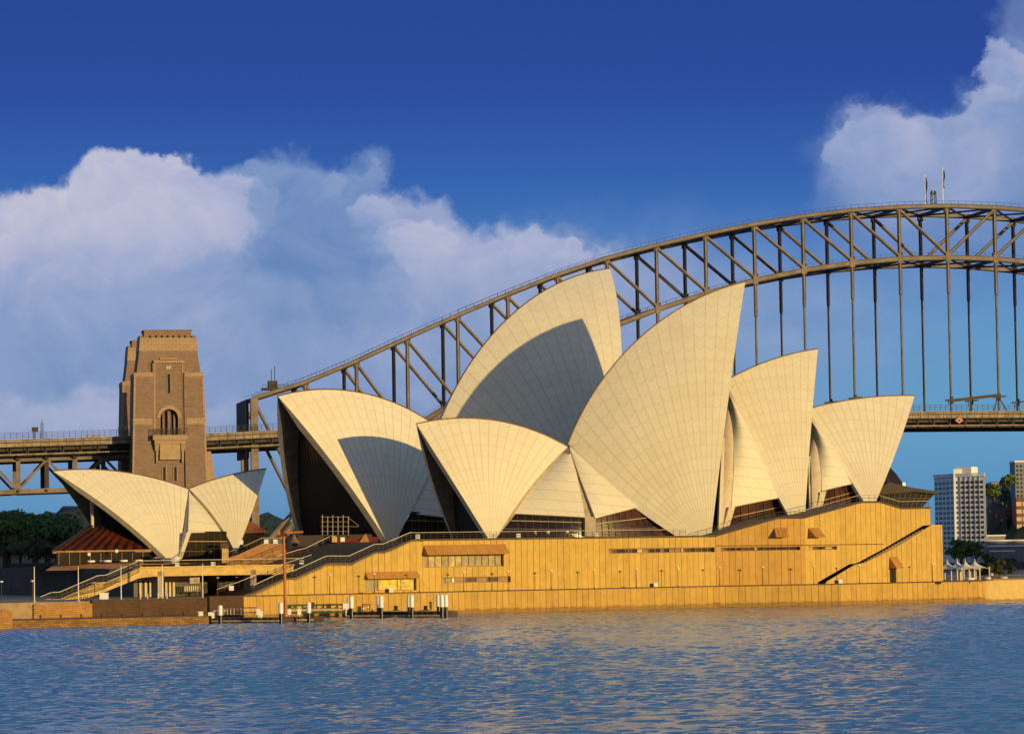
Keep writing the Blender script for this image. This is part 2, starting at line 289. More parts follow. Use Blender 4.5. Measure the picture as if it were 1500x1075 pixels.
# ---------------------------------------------------------------- mesh helpers
class MB:
    def __init__(s): s.v = []; s.uv = []; s.f = []; s.mi = []; s.sm = []
    def add(s, V, Fc, mi=0, uv=None, smooth=False):
        k = len(s.v); s.v += [tuple(map(float, p)) for p in V]
        s.uv += (list(uv) if uv is not None else [None]*len(V))
        for f in Fc: s.f.append(tuple(i+k for i in f)); s.mi.append(mi); s.sm.append(smooth)
        return s
    def poly(s, P, mi=0, uv=None): return s.add(P, [tuple(range(len(P)))], mi, uv)
    def box(s, c, ax, ay, az, mi=0):
        c, ax, ay, az = map(np.asarray, (c, ax, ay, az))
        V = [c+i*ax+j*ay+k*az for k in (-1, 1) for j in (-1, 1) for i in (-1, 1)]
        return s.add(V, [(0, 1, 3, 2), (4, 6, 7, 5), (0, 4, 5, 1), (2, 3, 7, 6), (0, 2, 6, 4), (1, 5, 7, 3)], mi)
    def bx(s, x0, x1, y0, y1, z0, z1, mi=0):
        return s.box(((x0+x1)/2, (y0+y1)/2, (z0+z1)/2), ((x1-x0)/2, 0, 0), (0, (y1-y0)/2, 0), (0, 0, (z1-z0)/2), mi)
    def bar(s, p, q, w, h, up=(0, 0, 1), mi=0):           # rectangular bar: w across, h along up
        p, q, up = map(lambda a: np.asarray(a, float), (p, q, up)); d = q-p; L = np.linalg.norm(d)
        if L < 1e-6: return s
        d = d/L; r = np.cross(d, up)
        if np.linalg.norm(r) < 1e-4: r = np.cross(d, (1., 0, 0))
        r = r/np.linalg.norm(r); u = np.cross(r, d)
        return s.box((p+q)/2, d*L/2, r*w/2, u*h/2, mi)
    def path(s, P, w, h, mi=0):
        for a, b in zip(P, P[1:]): s.bar(a, b, w, h, mi=mi)
        return s
    def prism(s, P, vec, mi=0, mic=None):                # polygon swept along vec
        P = [np.asarray(p, float) for p in P]; vec = np.asarray(vec, float); n = len(P); mic = mi if mic is None else mic
        V = P+[p+vec for p in P]
        s.add(V, [tuple(range(n)), tuple(range(2*n-1, n-1, -1))], mic)
        s.add(V, [(i, (i+1) % n, (i+1) % n+n, i+n) for i in range(n)], mi)
        return s
    def tube(s, p, q, r, n=8, r2=None, mi=0, smooth=True):
        p, q = np.asarray(p, float), np.asarray(q, float); d = q-p; d = d/np.linalg.norm(d); r2 = r if r2 is None else r2
        e = np.cross(d, (0, 0, 1.));
        if np.linalg.norm(e) < 1e-4: e = np.array([1., 0, 0])
        e = e/np.linalg.norm(e); g = np.cross(d, e)
        A = [(e*math.cos(2*math.pi*i/n)+g*math.sin(2*math.pi*i/n)) for i in range(n)]
        V = [p+x*r for x in A]+[q+x*r2 for x in A]
        s.add(V, [(i, (i+1) % n, (i+1) % n+n, i+n) for i in range(n)], mi, None, smooth)
        s.add(V[:n], [tuple(range(n))], mi); s.add(V[n:], [tuple(range(n))], mi)
        return s
    def lathe(s, c, prof, n=12, mi=0, smooth=True):      # prof: (radius, height) list
        V = [(c[0]+r*math.cos(2*math.pi*i/n), c[1]+r*math.sin(2*math.pi*i/n), c[2]+z) for r, z in prof for i in range(n)]
        Fc = [(j*n+i, j*n+(i+1) % n, (j+1)*n+(i+1) % n, (j+1)*n+i) for j in range(len(prof)-1) for i in range(n)]
        return s.add(V, Fc, mi, None, smooth)
    def ball(s, c, r, n=10, mi=0, sz=1.):
        return s.lathe(c, [(max(r*math.sin(math.pi*j/n), .001), -r*sz*math.cos(math.pi*j/n)) for j in range(n+1)], n+2, mi)
    def grid(s, G, mi=0, uv=None, smooth=True):          # G[i][j] points
        a, b = len(G), len(G[0]); V = [p for r in G for p in r]; U = [p for r in uv for p in r] if uv is not None else None
        return s.add(V, [(i*b+j, i*b+j+1, (i+1)*b+j+1, (i+1)*b+j) for i in range(a-1) for j in range(b-1)], mi, U, smooth)
    def build(s, name, mats, parent=None, uvf=None, label=None):
        me = bpy.data.meshes.new(name); o = bpy.data.objects.new(name, me); COL.objects.link(o)
        off = np.array(WLOC.get(parent.name, (0, 0, 0))) if parent is not None else np.zeros(3)
        V = np.array(s.v, float)
        me.from_pydata((V-off).tolist(), [], s.f)
        for m_ in (mats if isinstance(mats, (list, tuple)) else [mats]): me.materials.append(m_)
        me.polygons.foreach_set('material_index', s.mi); me.polygons.foreach_set('use_smooth', s.sm)
        ul = me.uv_layers.new(name='UVMap'); li = np.empty(len(me.loops), np.int32); me.loops.foreach_get('vertex_index', li)
        if uvf is None: U = np.array([(0, 0) if u is None else u for u in s.uv], float)
        else: U = np.array([u if u is not None else uvf(p) for p, u in zip(V, s.uv)], float)
        ul.data.foreach_set('uv', U[li].astype(np.float32).ravel())
        me.update()
        if parent is not None: o.parent = parent; WLOC[o.name] = tuple(off)
        if label: o['label'] = label
        return o
WLOC = {}
def thing(name, label, cat, loc=(0, 0, 0), group=None):
    o = bpy.data.objects.new(name, None); COL.objects.link(o); o.empty_display_size = .5
    o.location = tuple(map(float, loc)); WLOC[o.name] = tuple(map(float, loc)); o['label'] = label; o['category'] = cat
    if group: o['group'] = group
    return o
def tag(o, label, cat, group=None):
    o['label'] = label; o['category'] = cat
    if group: o['group'] = group
    return o
def structure(o): o['kind'] = 'structure'; return o
def dup(root, loc, rz=0., label=None, scale=None):
    r = root.copy(); COL.objects.link(r); r.location = tuple(map(float, loc)); r.rotation_euler = (0, 0, rz); WLOC[r.name] = tuple(map(float, loc))
    if scale is not None: r.scale = scale if hasattr(scale, '__len__') else (scale,)*3
    if label: r['label'] = label
    for ch in list(root.children):
        c = ch.copy(); COL.objects.link(c); c.parent = r
        for g in list(ch.children):
            d = g.copy(); COL.objects.link(d); d.parent = c
    return r
def alongz(a, o): return lambda p: (float((np.asarray(p)-o)@a), float(p[2]))

# ---------------------------------------------------------------- water and land
def build_water():
    xs = np.arange(-128, 128.1, .42); ys = np.concatenate([np.arange(70, 330, .36), np.arange(330, 640, .5)])
    X, Y = np.meshgrid(xs, ys); Zw = np.zeros_like(X); r = np.random.RandomState(3)
    for i in range(80):
        lam = .95*(4.2/.95)**r.rand(); th = math.radians(75)+r.randn()*.7; k = 2*math.pi/lam
        Zw += .0046*lam**.75*np.sin(k*(X*math.cos(th)+Y*math.sin(th))+r.rand()*6.28)
    g = .85+.25*np.sin(X*.05+1.3*np.sin(Y*.021))*np.sin(Y*.043+X*.02)      # gusts
    Zw *= g
    me = bpy.data.meshes.new('water'); nx, ny = len(xs), len(ys)
    V = np.stack([X, Y, Zw], -1).reshape(-1, 3).astype(np.float32)
    idx = np.arange(nx*ny).reshape(ny, nx); q = np.stack([idx[:-1, :-1], idx[:-1, 1:], idx[1:, 1:], idx[1:, :-1]], -1).reshape(-1, 4)
    # the open harbour beyond, out to the horizon
    R_ = 14000.; e = [(-R_, -3000, -.45), (R_, -3000, -.45), (R_, R_, -.45), (-R_, R_, -.45)]
    V = np.concatenate([V, np.array(e, np.float32)]); nq = len(q); b0 = nx*ny
    loops = np.concatenate([q.ravel(), [b0, b0+1, b0+2, b0+3]]).astype(np.int32)
    me.vertices.add(len(V)); me.vertices.foreach_set('co', V.ravel())
    me.loops.add(len(loops)); me.loops.foreach_set('vertex_index', loops)
    me.polygons.add(nq+1); me.polygons.foreach_set('loop_start', np.arange(0, 4*(nq+1), 4, dtype=np.int32)); me.polygons.foreach_set('loop_total', np.full(nq+1, 4, np.int32))
    me.polygons.foreach_set('use_smooth', np.ones(nq+1, bool)); me.update(calc_edges=True); me.materials.append(WATER)
    structure(bpy.data.objects.new('water', me)); COL.objects.link(bpy.data.objects['water'])
build_water()

ZB = 3.75                                                 # level of the broadwalk and forecourt
aA, nA, oA = frame(28, 592); aB = np.array([math.cos(math.radians(8)), math.sin(math.radians(8)), 0]); nB = np.array([aB[1], -aB[0], 0])
aC = np.array([math.cos(math.radians(34)), math.sin(math.radians(34)), 0]); nC = np.array([aC[1], -aC[0], 0])
def flat(p, z): return np.array([p[0], p[1], z])
# seawall facets (plan)
sA, _, soA = frame(28, 581.5); nS = nA
w0 = flat(onplane(356, 871, soA, nA), 0); w1 = flat(onplane(1062, 856, soA, nA), 0)
w2 = flat(onplane(1231, 854, w1, nB), 0); w3 = flat(onplane(1443, 849, w2, nC), 0)
aD = np.array([math.cos(math.radians(22)), math.sin(math.radians(22)), 0]); nD = np.array([aD[1], -aD[0], 0]); w4 = w3+aD*45
def wallbox(p, q, n, th, z0, z1): # upright wall slab between plan points
    m = MB(); m.prism([flat(p, z0), flat(q, z0), flat(q, z1), flat(p, z1)], -n*th); return m
sea = thing('seawall', 'tall golden panelled seawall below the long podium, standing in the water', 'seawall', w0)
for p, q, n, a in ((w0, w1, nA, aA), (w1, w2, nB, aB), (w2, w3, nC, aC)):
    wallbox(p, q, n, 1.5, -2, ZB).build('wall_facet', SEA, sea, alongz(a, p))
cp = MB()
for p, q, n in ((w0, w1, nA), (w1, w2, nB), (w2, w3, nC)): cp.bar(flat(p, ZB+.09)-n*.5, flat(q, ZB+.09)-n*.5, 1.3, .18)
cp.build('coping', COPING, sea)
wf = MB(); wf.prism([flat(w3, -2), flat(w4, -2), flat(w4, ZB+.1), flat(w3, ZB+.1)], -nD*1.2)
PLAST = panel_mat('pale rendered wall', (.66, .45, .17), 9., .3, (.5, .32, .12))
tag(wf.build('rendered_wall', PLAST, None, alongz(aD, w3)), 'pale plain rendered waterside wall at the far right end of the seawall', 'wall')
# left waterfront: upper walls and low ledge
def up(x, y, Y): return flat(at(x, y, Y), 0)
l0 = up(19, 880, 519); l1 = up(135, 880, 527); l2 = up(303, 872, 539); l3 = up(303, 872, 549); l4 = up(357, 870, 553)
def nrm(p, q): d = (q-p)/np.linalg.norm(q-p); return np.array([d[1], -d[0], 0]), d
n_, d_ = nrm(l0, l2)
lw = thing('foreshore_wall', 'low sandstone waterfront wall left of the jetty, golden at its left end and dark brown beyond', 'wall', l0)
g0 = up(56, 880, 522)
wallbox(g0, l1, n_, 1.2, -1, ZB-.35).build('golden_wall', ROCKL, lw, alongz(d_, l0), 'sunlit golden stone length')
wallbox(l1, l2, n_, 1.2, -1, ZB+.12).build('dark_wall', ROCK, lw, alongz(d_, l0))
wallbox(g0+n_*.25-d_*.9, g0+n_*.25+d_*.3, n_, 1.6, -1, ZB-.3).build('end_post', ROCKL, lw, alongz(d_, l0))
n2_, d2_ = nrm(l3, l4)
lb = wallbox(l3, l4, n2_, 1.5, -1, ZB+.25)
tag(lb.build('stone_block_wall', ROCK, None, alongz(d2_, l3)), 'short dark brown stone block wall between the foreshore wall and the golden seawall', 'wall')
e0 = up(-60, 900, 503); e1 = up(310, 905, 521)
n3, d3 = nrm(e0, e1)
lg = thing('stone_ledge', 'low weedy golden stone ledge along the water at the left', 'ledge', e0)
mb = MB(); mb.prism([flat(e0, -1), flat(e1, -1), flat(e1, 1.25), flat(e0, 1.25)], -n3*16); LEDG = block_mat('weedy ledge stone', (.33, .18, .06), (.19, .10, .04), .9, .3, (.12, .065, .03), .12, .95)
mb.build('ledge_block', LEDG, lg, alongz(d3, e0))
for xx in np.linspace(60, 300, 9):
    q = up(xx, 900, 512.+(xx/300)*8)+n3*-.3; MB().lathe((q[0], q[1], 1.25), [(.12, 0), (.12, .45), (.2, .5), (.2, .62), (.01, .66)], 8).build('mooring_bollard', RAILD, lg)
pb = MB(); b0_, b1_ = up(-40, 893, 500), up(18, 893, 503); pb.prism([flat(b0_, -1), flat(b1_, -1), flat(b1_, 2.75), flat(b0_, 2.75)], -n3*9)
tag(pb.build('stone_pier_block', ROCKL, None, alongz(d3, e0)), 'golden stone pier block at the far left water edge', 'pier block')
# the ground behind the walls: one flat sheet of paving, edges tucked behind the wall faces
gp = [e0-n3*9+d3*-60, l0-n_*.6, l2-n_*.6, l3-n2_*.7, l4-n2_*.7, w0-nA*.6, w1-nA*.7, w2-nB*.7, w3-nC*.7, w4-nD*.6, w4+np.array([30, 120, 0]), np.array([60, 830, 0.]), np.array([-260, 830, 0.])]
gm = MB(); gm.prism([flat(p, ZB-.004) for p in gp], (0, 0, -5)); structure(gm.build('ground', PAVE))

# ---------------------------------------------------------------- the podium
cAB = flat(onplane(1048, 784, oA, nA), 0); cBC = flat(onplane(1178, 758, cAB, nB), 0); cCE = flat(onplane(1363, 744, cBC, nC), 0)
class Facet:
    def __init__(s, o, a, n): s.o, s.a, s.n = o, a, n
    def uz(s, x, y): p = onplane(x, y, s.o, s.n); return float((p-s.o)@s.a), float(p[2])
    def P(s, u, z, out=0.): return flat(s.o+s.a*u+s.n*out, z)
fA, fB, fC = Facet(cAB, aA, nA), Facet(cAB, aB, nB), Facet(cBC, aC, nC)
def wall_sheet(mb, fc, top, bot, holes, depth=.9):
    us = sorted(set([u for u, _ in top]+[u for u, _ in bot]+[h[i] for h in holes for i in (0, 1)]))
    T = lambda u: float(np.interp(u, [p[0] for p in top], [p[1] for p in top])); B_ = lambda u: float(np.interp(u, [p[0] for p in bot], [p[1] for p in bot]))
    for a, b in zip(us, us[1:]):
        if b-a < 1e-5: continue
        cut = sorted([(h[2], h[3]) for h in holes if h[0] <= a+1e-6 and h[1] >= b-1e-6])
        lo = (B_(a), B_(b))
        for z0, z1 in cut:
            mb.poly([fc.P(a, lo[0]), fc.P(b, lo[1]), fc.P(b, z0), fc.P(a, z0)]); lo = (z1, z1)
        mb.poly([fc.P(a, lo[0]), fc.P(b, lo[1]), fc.P(b, T(b)), fc.P(a, T(a))])
    for u0, u1, z0, z1 in holes:                          # reveals
        c = [(u0, z0), (u1, z0), (u1, z1), (u0, z1)]
        for (ua, za), (ub, zb) in zip(c, c[1:]+c[:1]): mb.poly([fc.P(ua, za), fc.P(ub, zb), fc.P(ub, zb, -depth), fc.P(ua, za, -depth)])
def rect(fc, x0, y0, x1, y1): # pixel corners (left-top, right-bottom) to a rectangle on the facet
    u0, z1 = fc.uz(x0, y0); u1, z0 = fc.uz(x1, y1); return (u0, u1, z0, z1)
topA_px = [(345, 882), (372, 869.3), (414.7, 849.3), (430.7, 848), (479.3, 826), (512, 826), (550, 808.7), (562, 808.4), (603.3, 791.0), (620.7, 790.6)]
topA = [fA.uz(*p) for p in topA_px]; ZT = topA[-1][1]; topA.append((0., ZT))
topA = [(u, max(z, ZB-.5)) for u, z in topA]
topB = [(0., ZT)]+[fB.uz(*p) for p in ((1052, 783.5), (1140, 758.5), (1178, 758))]; uB = float((cBC-cAB)@aB); topB[-1] = (uB, topB[-1][1])
topC = [(0., topB[-1][1])]+[fC.uz(*p) for p in ((1262, 735.2), (1290, 735.2), (1320, 744.5), (1363, 743.5))]; uC = topC[-1][0]
slot_top = [fC.uz(*p) for p in ((1198, 852.5), (1244, 826), (1253, 825), (1258, 823), (1295, 803), (1308, 795.5), (1352, 769.6), (1363, 768.5))]
slot_low = [fC.uz(*p) for p in ((1211, 851.5), (1244, 831.5), (1253, 826.6), (1267, 824), (1300, 807.5), (1318, 797.6), (1361, 770.6), (1364, 768.7), (1380, 768.3))]
pod = thing('podium', 'long golden panelled base building with hooded windows and a side stair, under the white shells', 'podium', flat(cAB, ZB))
hA = [rect(fA, 620, 811, 738, 829), rect(fA, 535, 847, 610, 864), rect(fA, 648, 845.5, 748, 852), rect(fA, 891.5, 803.5, 1047, 808.5)]
hB = [rect(fB, 1056, 801.8, 1172, 805.5)]; hC = [rect(fC, 1184, 800.3, 1226, 804.5)]
m = MB(); wall_sheet(m, fA, topA, [(topA[0][0], ZB-.6), (0, ZB-.6)], hA); m.build('long_wall', GRAN, pod, alongz(aA, cAB))
m = MB(); wall_sheet(m, fB, topB, [(0, ZB-.6), (uB, ZB-.6)], hB); m.build('middle_wall', panel_mat('granite toned for weaker sun', (.585, .335, .085), 1.22), pod, alongz(aB, cAB))  # darker, redder granite puts this facet's weaker sun into its colour
m = MB(); wall_sheet(m, fC, topC, [(0, ZB-.6), (slot_top[0][0]-.05, ZB-.6)]+slot_top[:-1]+[(uC, slot_top[-1][1])], hC); m.build('end_wall', GRAN, pod, alongz(aC, cBC))
dr = rect(fC, 1303.3, 833, 1312.8, 853); dr = (dr[0], dr[1], ZB, dr[3])
uE = slot_low[-1][0]
m = MB(); wall_sheet(m, fC, [(slot_low[0][0]-.4, ZB)]+slot_low, [(slot_low[0][0]-.4, ZB-.6), (uE, ZB-.6)], [dr], 1.2)
m.prism([fC.P(uE, ZB-.6), fC.P(uE, slot_low[-1][1]), fC.P(uE, slot_low[-1][1], -3), fC.P(uE, ZB-.6, -3)], aC*.01); m.poly([fC.P(slot_low[-2][0], slot_low[-2][1]), fC.P(uE, slot_low[-1][1]), fC.P(uE, slot_low[-1][1], -3), fC.P(slot_low[-2][0], slot_low[-2][1], -3)])
m.build('stair_wall', GRAN, pod, alongz(aC, cBC))
# stair inside the slot, in shade
m = MB(); N = 34
for i in range(N):
    f0 = i/N; ua = slot_low[0][0]-1+(slot_low[-3][0]-slot_low[0][0])*f0; ub = ua+(slot_low[-3][0]-slot_low[0][0])/N
    zt = ZB+(slot_low[-3][1]-ZB)*f0-.2; m.prism([fC.P(ua, ZB-.5, -.3), fC.P(ub, ZB-.5, -.3), fC.P(ub, zt, -.3), fC.P(ua, zt, -.3)], -nC*2.7)
m.build('side_stair', STEPS, pod)
m = MB(); m.prism([fC.P(-1, ZB-.5, -3), fC.P(uE, ZB-.5, -3), fC.P(uE, slot_low[-1][1], -3), fC.P(-1, slot_low[-1][1], -3)], -nC*.3); m.build('stair_recess', DARK, pod)  # near-black back sheet stands in for the shade of the slot
# solid body behind the walls
m = MB(); bk = -nA
m.prism([fA.P(topA[-2][0], ZB-1, -1.2), fA.P(3, ZB-1, -1.2), fA.P(3, ZT-.15, -1.2), fA.P(topA[-2][0], ZT-.15, -1.2)], bk*108)
b0 = -nA*1.2
m.prism([fB.P(2.9, ZB-1)+b0]+[fB.P(u, z-.15)+b0 for u, z in topB[1:]]+[fB.P(uB, ZB-1)+b0], bk*100)
m.prism([fC.P(0, ZB-1)+b0*3]+[fC.P(u, z-.15)+b0*3 for u, z in topC]+[fC.P(uC, ZB-1)+b0*3], bk*80)
m.build('terrace', PAVE, pod)
m = MB()
ws = []
def wl(fc, pr, o=.0): return [fc.P(u, z+.02, o) for u, z in pr]
m.path(wl(fA, topA[5:], -.35), 1.0, .34); m.path(wl(fB, topB, -.35), 1.0, .34); m.path(wl(fC, topC, -.35), 1.0, .34); m.build('coping', COPING, pod)
# monumental steps rising behind the long wall
m = MB(); prof = topA[1:-1]
u0, u1 = prof[0][0], prof[-1][0]; n_st = 66; pts = []
for i in range(n_st):
    ua = u0+(u1-u0)*i/n_st; zz = max(ZB, float(np.interp(ua+(u1-u0)/n_st, [p[0] for p in prof], [p[1] for p in prof]))-.55)
    pts += [(ua, zz), (ua+(u1-u0)/n_st, zz)]
m.prism([fA.P(u0, ZB-1, -.9)]+[fA.P(u, z, -.9) for u, z in pts]+[fA.P(u1, ZB-1, -.9)], bk*46); m.build('monumental_steps', STEPS, pod)
m = MB(); m.path([fA.P(u, z-.1, -.45) for u, z in topA[:-1]], .9, .5); m.build('stair_parapet', GRAN, pod, alongz(aA, cAB))
m = MB(); m.path([fA.P(u, z+.13, -.3) for u, z in topA[:6]], 1.0, .3); m.build('stair_coping', COPING, pod)
m = MB(); ps = [fB.uz(*q) for q in ((1050, 799.2), (1177.5, 798.2))]+[]; m.bar(fB.P(*ps[0], .05), fB.P(*ps[1], .05), .1, .14)
ps = [fC.uz(*q) for q in ((1179, 798.2), (1294, 796.6))]; m.bar(fC.P(*ps[0], .05), fC.P(*ps[1], .05), .1, .14); m.build('string_course', COPING, pod)
# windows
YPANE = mat('yellow lit blinds', (.66, .50, .08), .5, .25, 1.2); GPANE = mat('grey window blinds', (.30, .24, .12), .4, .3, .9)
def panes(fc, h, cols, name, frame_mat=BRONZE):
    u0, u1, z0, z1 = h; fr = MB(); x = u0
    tot = sum(c[0] for c in cols)
    f = MB()
    for b_ in (z0+.07, z1-.07): f.bar(fc.P(u0, b_, -.66), fc.P(u1, b_, -.66), .14, .14)
    for wdt, _ in cols: f.bar(fc.P(x, z0, -.66), fc.P(x, z1, -.66), .14, .12, fc.n); x += (u1-u0)*wdt/tot
    wo = f.build(name, frame_mat, pod); x = u0
    for wdt, mt in cols:
        x1 = x+(u1-u0)*wdt/tot; MB().prism([fc.P(x+.06, z0+.1, -.74), fc.P(x1-.06, z0+.1, -.74), fc.P(x1-.06, z1-.1, -.74), fc.P(x+.06, z1-.1, -.74)], -fc.n*.1).build('pane', mt, wo); x = x1
panes(fA, hA[0], [(1, GPANE if i in (0, 3, 6, 7, 8, 9, 11) else mat('yellow grey blinds', (.46, .36, .13), .4, .35, .7)) for i in range(12)], 'hooded_window')
panes(fA, hA[1], [(1.05, GPANE), (1.42, YPANE), (1.27, YPANE)], 'hooded_window')
panes(fA, hA[2], [(1, GPANE), (.3, WHITE)]+[(1, REDGL if i % 2 else BRONZE) for i in range(5)], 'strip_window')
WPATCH = mat('pale lounge panels', (.60, .42, .16), .6, .1)
for fc, h, seed in ((fA, hA[3], 4), (fB, hB[0], 5), (fC, hC[0], 9)):
    r_ = random.Random(seed); panes(fc, h, [(r_.choice((.5, 1, 1, 1.6)), r_.choice((GLASS, GLASS, BRONZE, REDGL, WPATCH))) for i in range(max(6, int((h[1]-h[0])/1.1)))], 'strip_window')
m = MB(); m.prism([fC.P(dr[0], ZB, -.12), fC.P(dr[1], ZB, -.12), fC.P(dr[1], dr[3], -.12), fC.P(dr[0], dr[3], -.12)], -nC*.1); m.build('door', DARK, pod)
def hood(fc, x0, yt, x1, yb, out):
    u0, zt = fc.uz(x0, yt); u1, _ = fc.uz(x1, yt); zb = fc.uz(x0, yb)[1]
    V = [fc.P(u0, zt, .02), fc.P(u0, zb, .02), fc.P(u0, zb, out)]; W_ = [fc.P(u1, zt, .02), fc.P(u1, zb, .02), fc.P(u1, zb, out)]
    m = MB(); sl_ = math.hypot(zt-zb, out)
    m.add([V[0], W_[0], W_[2], V[2]], [(0, 1, 2, 3)], 0, [(u0, 0), (u1, 0), (u1, sl_), (u0, sl_)])
    m.add([V[0], V[1], V[2]], [(0, 1, 2)], 0, [(.3, 0)]*3); m.add([W_[0], W_[1], W_[2]], [(0, 1, 2)], 0, [(.3, 0)]*3); m.add([V[1], W_[1], W_[2], V[2]], [(0, 1, 2, 3)], 0, [(.3, 0)]*4)
    return m.build('window_hood', HOOD, pod)
hood(fA, 620.5, 798.2, 740, 813, 1.8); hood(fA, 535, 837.5, 610, 848, 1.2); hood(fB, 1134, 773, 1152.5, 787, 1.9); hood(fC, 1184, 773, 1199, 787, 2.2); hood(fC, 1303, 815.5, 1314, 832.5, 2.0)

# ---------------------------------------------------------------- shells
class Shell:
    def __init__(s, fr, ridge, Pp, w, df=0., db=0., tmax=.985):
        s.a, s.n, s.o = fr; a, n, o = fr; s.df, s.db, s.tmax = df, db, tmax
        q = np.array([onplane(x, y, o, n) for x, y in ridge]); st = np.c_[(q-o)@a, q[:, 2]]
        A = np.c_[2*st, np.ones(len(st))]; sol = np.linalg.lstsq(A, (st**2).sum(1), rcond=None)[0]
        s.c = sol[:2]; s.r = math.sqrt(sol[2]+s.c@s.c)
        P = onplane(*Pp, o+n*w, n); p2 = np.array([(P-o)@a, P[2]]); e = (((p2-s.c)**2).sum()+w*w-s.r**2)/(2*w)
        s.C = o+a*s.c[0]+Z*s.c[1]+n*e; s.R = math.hypot(s.r, e); s.P = P; s.w = w
        g = lambda v: math.atan2(v[1]-s.c[1], v[0]-s.c[0])
        s.t0, s.t1 = g(st[0]), g(st[-1])
        if s.t1-s.t0 > math.pi: s.t1 -= 2*math.pi
        if s.t0-s.t1 > math.pi: s.t1 += 2*math.pi
    def ridge(s, k):
        th = s.t0+(s.t1-s.t0)*k; sg = 1 if s.t1 > s.t0 else -1
        return s.o+s.a*(s.c[0]+s.r*math.cos(th))+Z*(s.c[1]+s.r*math.sin(th)), sg*(-s.a*math.sin(th)+Z*math.cos(th))
    def pt(s, k, t, off=0.):
        A, tg = s.ridge(k); u = (A-s.C)/s.R; v = (s.P-s.C)/np.linalg.norm(s.P-s.C); th = math.acos(np.clip(u@v, -1, 1))
        q = (math.sin((1-t)*th)*u+math.sin(t*th)*v)/math.sin(th)*s.R
        q = q+tg*(s.df*(1-k)+s.db*k)*4*t*(1-t)*.97
        q = q/np.linalg.norm(q)*(s.R-off)
        return s.C+q
    def L(s, k):
        A, _ = s.ridge(k); return s.R*math.acos(np.clip(((A-s.C)/s.R)@((s.P-s.C)/np.linalg.norm(s.P-s.C)), -1, 1))
    def mir(s, p): p = np.asarray(p); return p-2*((p-s.o)@s.n)*s.n
    def edge(s, k, yend, num=14, off=0., dn=0.):          # rib line from the ridge down to the level seen at pixel row yend
        ts = np.linspace(0, s.tmax, 200); ys = np.array([proj(s.pt(k, t, off))[1] for t in ts]); te = float(np.interp(yend, ys, ts)) if ys[-1] > yend else s.tmax
        return [s.pt(k, te*i/(num-1), off)+s.n*dn for i in range(num)]
def build_shell(parent, S, nr, th=1.5, label=None, band=0., grey=False):
    m = MB(); ns, ntt = nr*3, 36
    ks = [i/ns for i in range(ns+1)]; ts = [S.tmax*j/ntt for j in range(ntt+1)]
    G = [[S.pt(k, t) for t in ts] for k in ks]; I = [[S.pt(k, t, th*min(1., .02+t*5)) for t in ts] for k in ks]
    UV = [[(k*nr, S.L(k)*(1-t)) for t in ts] for k in ks]
    for f in (lambda p: p, S.mir):
        g = [[f(p) for p in r] for r in G]; i_ = [[f(p) for p in r] for r in I]
        m.grid(g, 0, UV); m.grid(i_, 1, UV)
        m.grid([g[0], i_[0]], 2, None, False); m.grid([g[-1], i_[-1]], 2, None, False)
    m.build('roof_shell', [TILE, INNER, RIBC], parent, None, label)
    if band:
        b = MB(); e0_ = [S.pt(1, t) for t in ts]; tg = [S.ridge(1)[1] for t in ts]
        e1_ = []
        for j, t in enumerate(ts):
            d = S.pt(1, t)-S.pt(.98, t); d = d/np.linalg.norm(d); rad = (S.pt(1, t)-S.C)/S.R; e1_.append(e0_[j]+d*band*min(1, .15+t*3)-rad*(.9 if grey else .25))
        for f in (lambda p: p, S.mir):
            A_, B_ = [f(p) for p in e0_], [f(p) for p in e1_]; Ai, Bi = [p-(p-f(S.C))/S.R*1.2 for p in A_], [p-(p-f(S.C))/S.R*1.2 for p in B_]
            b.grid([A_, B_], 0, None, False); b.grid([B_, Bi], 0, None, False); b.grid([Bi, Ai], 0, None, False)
        b.build('edge_rib', PIERC if grey else RIBL, parent)  # the grey variant puts a strip of shade into the rib colour
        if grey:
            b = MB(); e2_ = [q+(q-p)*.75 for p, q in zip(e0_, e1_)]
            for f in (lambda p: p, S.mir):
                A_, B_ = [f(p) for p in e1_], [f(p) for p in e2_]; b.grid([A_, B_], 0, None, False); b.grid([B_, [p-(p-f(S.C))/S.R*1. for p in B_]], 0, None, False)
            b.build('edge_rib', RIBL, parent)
    r = MB(); rp = [S.ridge(k)[0] for k in ks]
    for p, q in zip(rp, rp[1:]): r.tube(p+Z*.0, q+Z*.0, .14, 6)
    r.build('ridge_rib', BRONZE, parent)
def loft(parent, name, mt, Lc, Rc, bulge, dirv, nu=12, th=.7):
    m = MB(); nv = len(Lc); G = []; U = []
    dirv = np.asarray(dirv, float)
    for i in range(nu+1):
        u = i/nu; row = []; ur = []
        for j in range(nv):
            v = j/(nv-1); p = Lc[j]*(1-u)+Rc[j]*u+dirv*bulge*4*u*(1-u)*math.sin(math.pi*(.12+.8*v))
            row.append(p); ur.append((float(p@aA), float(p[2])))
        G.append(row); U.append(ur)
    m.grid(G, 0, U); Bk = [[p-dirv*th for p in r] for r in G]; m.grid(Bk, 1, U)
    for a_, b_ in ((G[0], Bk[0]), (G[-1], Bk[-1])): m.grid([a_, b_], 1, None, False)
    m.grid([[r[-1] for r in G], [r[-1] for r in Bk]], 1, None, False)
    return m.build(name, [mt, RIBC], parent)
def curve(pts, num=14):                                   # resample a 3-D polyline
    P = np.array(pts, float); d = np.r_[0, np.cumsum(np.linalg.norm(np.diff(P, axis=0), axis=1))]; t = np.linspace(0, d[-1], num)
    return [np.array([np.interp(x, d, P[:, i]) for i in range(3)]) for x in t]
def ksc(fr): return .88 if fr is FN else 1.
